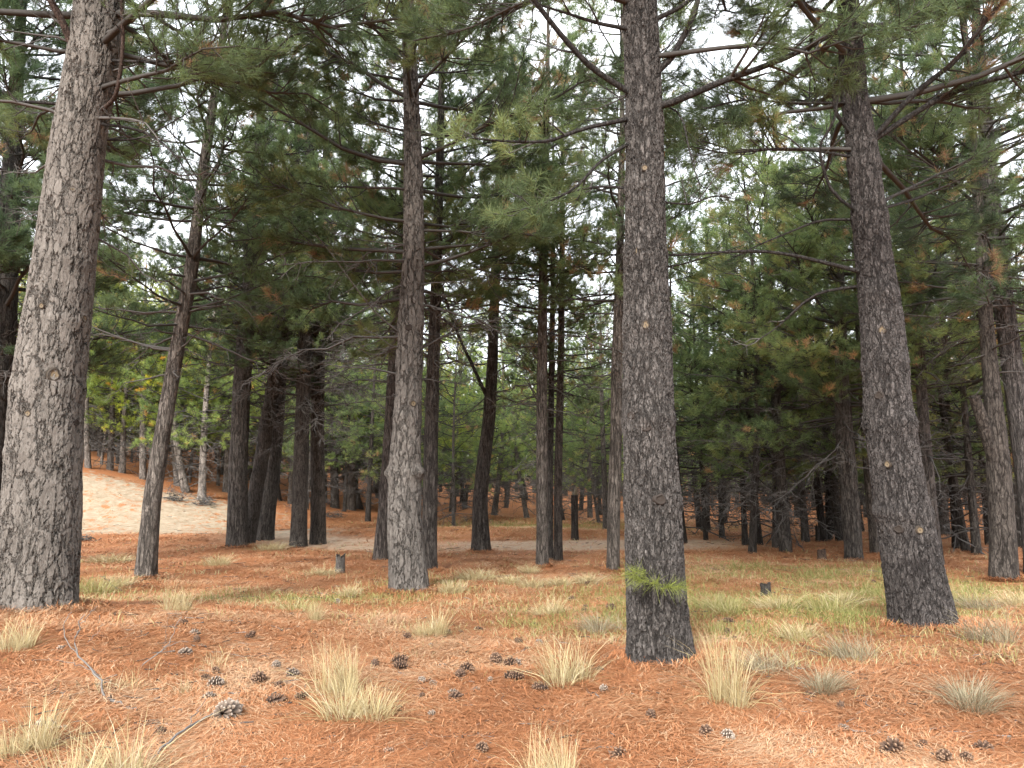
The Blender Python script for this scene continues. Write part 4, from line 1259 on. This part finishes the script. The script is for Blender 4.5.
CP = [(210, 687, 'g', 15), (214, 700, 'g', 11), (180, 657, 'g', 12), (199, 637, 'g', 10), (189, 609, 'b', 8), (187, 625, 'b', 7), (252, 683, 'b', 14), (164, 737, 'b', 14), (54, 730, 'g', 15),
      (61, 650, 'g', 8), (214, 673, 'b', 10), (196, 644, 'b', 9), (246, 641, 'b', 10), (202, 680, 'b', 9), (261, 682, 'b', 18), (268, 706, 'b', 19), (307, 700, 'b', 12), (288, 677, 'g', 10),
      (276, 689, 'b', 9), (277, 671, 'g', 11), (292, 617, 'b', 6), (336, 603, 'g', 8), (393, 665, 'b', 14), (406, 671, 'b', 12), (440, 668, 'g', 8), (462, 672, 'b', 17), (461, 680, 'b', 15), (431, 685, 'g', 8),
      (446, 635, 'b', 7), (463, 635, 'b', 6), (482, 632, 'b', 8), (420, 700, 'b', 9), (400, 711, 'b', 9), (451, 702, 'b', 15), (457, 696, 'g', 10), (431, 720, 'g', 10), (395, 756, 'g', 11), (479, 753, 'b', 14),
      (495, 663, 'b', 16), (506, 668, 'b', 14), (505, 681, 'b', 15), (490, 684, 'g', 8), (480, 692, 'g', 8), (375, 669, 'b', 11), (420, 683, 'g', 9), (405, 640, 'b', 8), (432, 647, 'g', 5),
      (522, 681, 'b', 14), (532, 676, 'b', 10), (548, 693, 'b', 14), (605, 692, 'g', 9), (524, 652, 'b', 8), (522, 645, 'b', 8), (531, 626, 'b', 8), (537, 644, 'g', 7), (573, 601, 'b', 8), (586, 586, 'b', 6), (587, 608, 'b', 6),
      (582, 612, 'b', 6), (611, 660, 'b', 8), (603, 673, 'b', 9), (518, 669, 'g', 12), (707, 734, 'b', 18), (622, 756, 'b', 17), (651, 721, 'b', 12), (733, 625, 'b', 9), (749, 624, 'b', 7), (730, 635, 'b', 8), (737, 641, 'b', 7),
      (724, 738, 'g', 15), (614, 610, 'b', 8), (805, 698, 'b', 11), (841, 711, 'b', 11), (839, 731, 'g', 9), (899, 752, 'b', 22), (919, 748, 'b', 10), (978, 753, 'b', 17), (947, 762, 'b', 19), (964, 760, 'b', 14), (813, 753, 'g', 8),
      (799, 648, 'b', 8), (811, 651, 'b', 7), (875, 583, 'b', 5), (955, 604, 'g', 8), (962, 627, 'g', 9), (222, 722, 'g', 27)]
ORD = ['', 'second ', 'third ', 'fourth ', 'fifth ', 'sixth ', 'seventh ', 'eighth ', 'ninth ', 'tenth ', 'eleventh ', 'twelfth ']
rel = []
for i, (px, py, k, w) in enumerate(CP):
    if (px, py) == (222, 722): rel.append(None); continue
    d = [math.hypot(px - a, (py - b) * 1.8) for _, a, b in CL]; j = int(np.argmin(d))
    dx, dy = px - CL[j][1], (py - CL[j][2]) * 1.8
    s = ('left of' if dx < 0 else 'right of') if abs(dx) > abs(dy) else ('behind' if dy < 0 else 'in front of')
    rel.append((k, j, s, d[j]))
for i, (px, py, k, w) in enumerate(CP):
    p = hit(px, py); dp = depth(p); rng = RG(3000 + i)
    o = link('pine_cone', CONES[k][rng.integers(2)], None)
    if rel[i] is None: o.data = BIGCONE
    s = w / FPX * dp / 0.105 * rng.uniform(0.9, 1.05)
    if rel[i] is None:
        lab = 'large pale grey open pine cone at the tip of the fallen stick'; s *= 0.95
    else:
        kk, j, sd, dd = rel[i]
        same = sorted(r[3] for r in rel if r and r[:3] == rel[i][:3])
        rank = same.index(dd)
        lab = f"{'grey' if k == 'g' else 'brown'} pine cone {sd} {CL[j][0]}"
        if len(same) > 1: lab += f", {ORD[rank]}nearest"
    tag(o, lab, 'pine cone', 'pine cones lying on the needles')
    o.scale = (s, s, s)
    tilt = RAD(rng.uniform(65, 100)); o.rotation_euler = (tilt, 0, rng.random() * 6.28)
    o.location = (p[0], p[1], p[2] + rng.uniform(0.018, 0.036) * s)
    o.location.y -= 0  # rests on its side


# ------------------------------------------------------------------ fallen wood, stumps, snag, brush
def twig_thing(name, paths, label, cat, mat, group=None, part='twig'):
    """paths: list of (pts world (k,3), r0, r1); first one is the main stem"""
    base = np.asarray(paths[0][0][0], float)
    t = empty(name, base); tag(t, label, cat, group)
    for i, (pts, r0, r1) in enumerate(paths):
        P = smooth_curve(np.asarray(pts) - base, 14)
        P[1:-1] += RNG.normal(0, 1, (12, 3)) * np.array([1, 1, .5]) * (0.006 + 0.4 * r0)
        m = MB(); m.tubes(P[None], np.linspace(r0 * .42, r1 * .55, 14)[None], 6, RNG.uniform(.6, 1.0))
        link('stem' if i == 0 else part, m.mesh('stem', mat), t)
    return t


def gp(px, py, dz=0.0):
    p = hit(px, py); p[2] += dz; return p


b0 = gp(107, 697)
Yb = b0[1]
up = lambda px, py, dy=0.0: at_y(px, py, Yb + dy)
twig_thing('fallen_branch', [
    ([gp(107, 699, -.02), up(104, 684), up(96, 672), up(82, 660), up(75, 646), up(76, 632), up(85, 614)], .022, .006),
    ([up(95, 672), up(80, 660), up(68, 645), up(63, 630), up(66, 618), up(72, 612)], .012, .004),
    ([up(77, 634), up(80, 624), up(92, 612, -.1), up(97, 606, -.1)], .008, .003),
    ([up(100, 676), up(88, 668, .2), up(74, 664, .3), up(55, 660, .35)], .009, .003),
    ([up(88, 642, .1), up(96, 634, .15), up(104, 624, .2)], .005, .002),
    ([gp(107, 698, .01), gp(113, 704, .02), gp(124, 708, .02), gp(136, 713, .015)], .022, .012),
], 'bleached grey forked dead branch lying on needles before the thick pale trunk', 'dead branch', M['twig'])
b1 = gp(140, 668); Yb = b1[1]
twig_thing('fallen_branch', [
    ([gp(140, 669), up(152, 657), up(164, 650), up(171, 640), up(178, 625), up(181, 612)], .014, .004),
    ([up(160, 652), up(170, 646), up(178, 641), up(188, 642)], .008, .003),
    ([up(166, 630), up(168, 622), up(170, 614)], .004, .002),
    ([up(163, 650), up(166, 640), up(166, 630)], .005, .004),
], 'grey dead branch rising beside the upright straw tuft, curving outward', 'dead branch', M['twig'])
twig_thing('fallen_branch', [
    ([gp(150, 765, .02), gp(170, 748, .05), gp(186, 736, .05), gp(200, 727, .05), gp(212, 720, .04)], .020, .013),
    ([gp(188, 734, .05), gp(194, 728, .10), gp(205, 716, .12)], .007, .004),
], 'straight fallen stick with the large grey cone at its tip', 'dead branch', M['twig'])
twig_thing('fallen_branch', [([gp(100, 578, .02), gp(104, 582, .12), gp(110, 590, .1), gp(119, 593, .02)], .02, .01), ([gp(110, 590, .1), gp(122, 594, .05)], .01, .006)],
           'dark curved fallen branch behind the thick pale trunk', 'dead branch', M['branch'])
twig_thing('fallen_branch', [([gp(205, 590, .03), gp(235, 586, .04), gp(255, 583, .03)], .014, .006), ([gp(225, 587, .04), gp(240, 580, .06)], .008, .004)],
           'thin grey stick lying on needles between the leaning trunk and the stump', 'dead branch', M['twig'])
# the broken top hung in the forked dead limb
Yh = hit(481, 553)[1] - 0.8
hp = lambda px, py: at_y(px, py, Yh)
twig_thing('broken_branch', [
    ([hp(487, 398), hp(497, 406), hp(514, 431), hp(535, 455), hp(549, 469), hp(562, 482), hp(574, 494)], .030, .010),
    ([hp(520, 436), hp(508, 430), hp(500, 436)], .010, .005), ([hp(549, 469), hp(556, 466), hp(562, 470)], .010, .005), ([hp(538, 457), hp(536, 468)], .008, .004)],
    'long bare broken branch hanging aslant from the forked dead limb', 'dead branch', M['twig'])


def stump(px, py, w, h, label, top=True, col=(1, 1, 1)):
    p = hit(px, py); dp = depth(p); r = w / 2 / FPX * dp; hh = h / FPX * dp
    rng = RG(int(px)); ns = 20; zz = np.array([-0.1, 0, .15, .5, .85, 1.0]) * hh
    a = np.arange(ns) * 2 * np.pi / ns
    jag = 1 + 0.10 * rng.normal(0, 1, ns)
    V = []
    for i, z in enumerate(zz):
        rr = r * (1.2 - 0.2 * min(1, max(z, 0) / hh * 3)) * (1 + .06 * rng.normal(0, 1, ns))
        V.append(np.stack([np.cos(a) * rr, np.sin(a) * rr, np.full(ns, z) * (jag if i == 5 else 1)], -1))
    V.append(np.array([[0, 0, hh * .93]]))
    V = np.concatenate(V); k = len(zz); ii = np.arange(k * ns).reshape(k, ns)
    q = np.stack([ii[:-1], np.roll(ii[:-1], -1, 1), np.roll(ii[1:], -1, 1), ii[1:]], -1).reshape(-1, 4)
    f = np.stack([ii[-1], np.roll(ii[-1], -1), np.full(ns, k * ns)], -1)
    t = empty('tree_stump', p); tag(t, label, 'tree stump', 'small stumps on the forest floor')
    o = link('bark', mesh_from('bark', V, [q], [M['stump']]), t); o.color = (*col, 1)
    link('cut_face', mesh_from('cut_face', V, [f], [M['scar_dark']], {'tint': np.full(len(V), .6)}), t)


stump(340, 573, 9, 17, 'little grey upright stump standing on needles beside the pale grey trunk')
stump(766, 596, 10, 12, 'small dark rounded stump in the green grass', col=(.5, .5, .5))
stump(822, 559, 8, 9, 'small stump with splintered top far off on the orange floor', col=(.9, .7, .6))
stump(818, 542, 4, 15, 'thin dark stake-like stump beside the nearly black pine', col=(.35, .33, .33))

# broken snag: short dead trunk with a pale torn top
ps = hit(575, 540); dps = depth(ps); r = 3.6 / FPX * dps; hs = 48 / FPX * dps
t = empty('dead_snag', ps); tag(t, 'short dead dark snag with a pale torn top beyond the slim trio', 'dead tree')
pf = lambda z: np.stack([0 * np.asarray(z, float), 0 * np.asarray(z, float), np.asarray(z, float)], -1)
tr = link('trunk', trunk_mesh(RG(8), pf, lambda z: np.full(np.shape(z), r), -.3, hs * .93, 16, 24, M['bark_dark'], .08, .15), t); tr.color = (.7, .66, .64, 1)
a = np.arange(12) * 2 * np.pi / 12; rg = RG(4)
V = np.concatenate([np.stack([np.cos(a) * r * .9, np.sin(a) * r * .9, np.full(12, hs * .9)], -1), np.stack([np.cos(a) * r * .75, np.sin(a) * r * .75, hs * (1.0 + .08 * rg.normal(0, 1, 12))], -1), [[0, 0, hs * .96]]])
ii = np.arange(24).reshape(2, 12)
q = np.stack([ii[0], np.roll(ii[0], -1), np.roll(ii[1], -1), ii[1]], -1); f = np.stack([ii[1], np.roll(ii[1], -1), np.full(12, 24)], -1)
link('torn_top', mesh_from('torn_top', V, [f, q], [M['scar']], {'tint': np.full(25, .9)}), t)


def brush(px, py, wpx, hpx, n, label, mat, seed):
    p = hit(px, py); dp = depth(p); w = wpx / FPX * dp; h = hpx / FPX * dp; rng = RG(seed)
    c = np.stack([rng.normal(0, w * .22, n), rng.normal(0, w * .18, n), np.abs(rng.normal(0, h * .3, n)) + .02], -1)
    d = norm(np.stack([rng.normal(0, 1, n), rng.normal(0, 1, n), rng.normal(0, .35, n)], -1)); l = rng.uniform(.15, .5, n) * w
    P = c[:, None] + d[:, None] * (np.linspace(-.5, .5, 4)[None] * l[:, None])[..., None] + rng.normal(0, .03 * w, (n, 4, 3))
    P[..., 2] = np.maximum(P[..., 2], 0.01)
    mb = MB(); mb.tubes(P, np.full((n, 4), .012) * np.array([1.2, 1, .8, .5]), 4, np.repeat(rng.random(n), 16))
    o = link('brush_heap', mb.mesh('brush_heap', mat), None, p); tag(o, label, 'brush heap')


brush(176, 501, 26, 12, 70, 'grey heap of dead brush at the edge of the sand bank', M['twig'], 5)
brush(203, 505, 26, 14, 80, 'brush heap gathered round the foot of the whitish far pine', M['twig'], 6)
brush(83, 541, 28, 7, 60, 'low dark brush on the needles beside the thick pale trunk', M['branch'], 7)
brush(333, 518, 26, 10, 60, 'brown brush heap on the rise behind the close pair of trunks', M['branch'], 8)


# ------------------------------------------------------------------ sky, sun, camera
SUN_EL, SUN_AZ = RAD(33), RAD(200)     # azimuth clockwise from +Y: behind the camera, a little to its left
w = bpy.data.worlds.new('World'); bpy.context.scene.world = w; w.use_nodes = True
nt = w.node_tree; nt.nodes.clear()
out = nt.nodes.new('ShaderNodeOutputWorld'); bg = nt.nodes.new('ShaderNodeBackground')
sky = nt.nodes.new('ShaderNodeTexSky'); sky.sky_type = 'NISHITA'; sky.sun_disc = False
sky.sun_elevation = SUN_EL; sky.sun_rotation = SUN_AZ; sky.dust_density = 3.0; sky.air_density = 1.0
tc = nt.nodes.new('ShaderNodeTexCoord')
nz = nt.nodes.new('ShaderNodeTexNoise'); nz.inputs['Scale'].default_value = 3.0; nz.inputs['Detail'].default_value = 5
nt.links.new(tc.outputs['Generated'], nz.inputs['Vector'])
rp = nt.nodes.new('ShaderNodeValToRGB')
rp.color_ramp.elements[0].position = 0.3; rp.color_ramp.elements[0].color = (7.0, 7.4, 8.0, 1)
rp.color_ramp.elements[1].position = 0.7; rp.color_ramp.elements[1].color = (9.5, 9.6, 9.7, 1)
nt.links.new(nz.outputs['Fac'], rp.inputs['Fac'])
mx = nt.nodes.new('ShaderNodeMix'); mx.data_type = 'RGBA'; mx.inputs[0].default_value = 0.85
nt.links.new(sky.outputs[0], mx.inputs[6]); nt.links.new(rp.outputs[0], mx.inputs[7])
nt.links.new(mx.outputs[2], bg.inputs['Color']); bg.inputs['Strength'].default_value = 0.11
nt.links.new(bg.outputs[0], out.inputs['Surface'])

sl = bpy.data.lights.new('sun', 'SUN'); sl.energy = 2.6; sl.angle = RAD(16); sl.color = (1.0, .96, .90)
so = bpy.data.objects.new('sun', sl); C.objects.link(so)
d = np.array([math.sin(SUN_AZ) * math.cos(SUN_EL), math.cos(SUN_AZ) * math.cos(SUN_EL), math.sin(SUN_EL)])
from mathutils import Vector
so.rotation_euler = Vector(d).to_track_quat('Z', 'Y').to_euler()

cd = bpy.data.cameras.new('camera'); cam = bpy.data.objects.new('camera', cd); C.objects.link(cam)
cam.location = (0, 0, CAMZ); cam.rotation_euler = (math.pi / 2 + PITCH, 0, 0)
cd.sensor_width = 36; cd.lens = FPX / 1024 * 36; cd.clip_end = 2000; cd.clip_start = 0.05
sc = bpy.context.scene; sc.camera = cam
sc.view_settings.view_transform = 'Standard'; sc.view_settings.look = 'None'
sc.view_settings.exposure = 1.8; sc.view_settings.gamma = 1.0; sc.view_settings.use_curve_mapping = False
sc.cycles.max_bounces = 6; sc.cycles.diffuse_bounces = 5; sc.cycles.adaptive_threshold = 0.03; sc.cycles.glossy_bounces = 1
sc.cycles.transmission_bounces = 4; sc.cycles.transparent_max_bounces = 4
sc.cycles.use_denoising = True
sc.cycles.caustics_reflective = False; sc.cycles.caustics_refractive = False
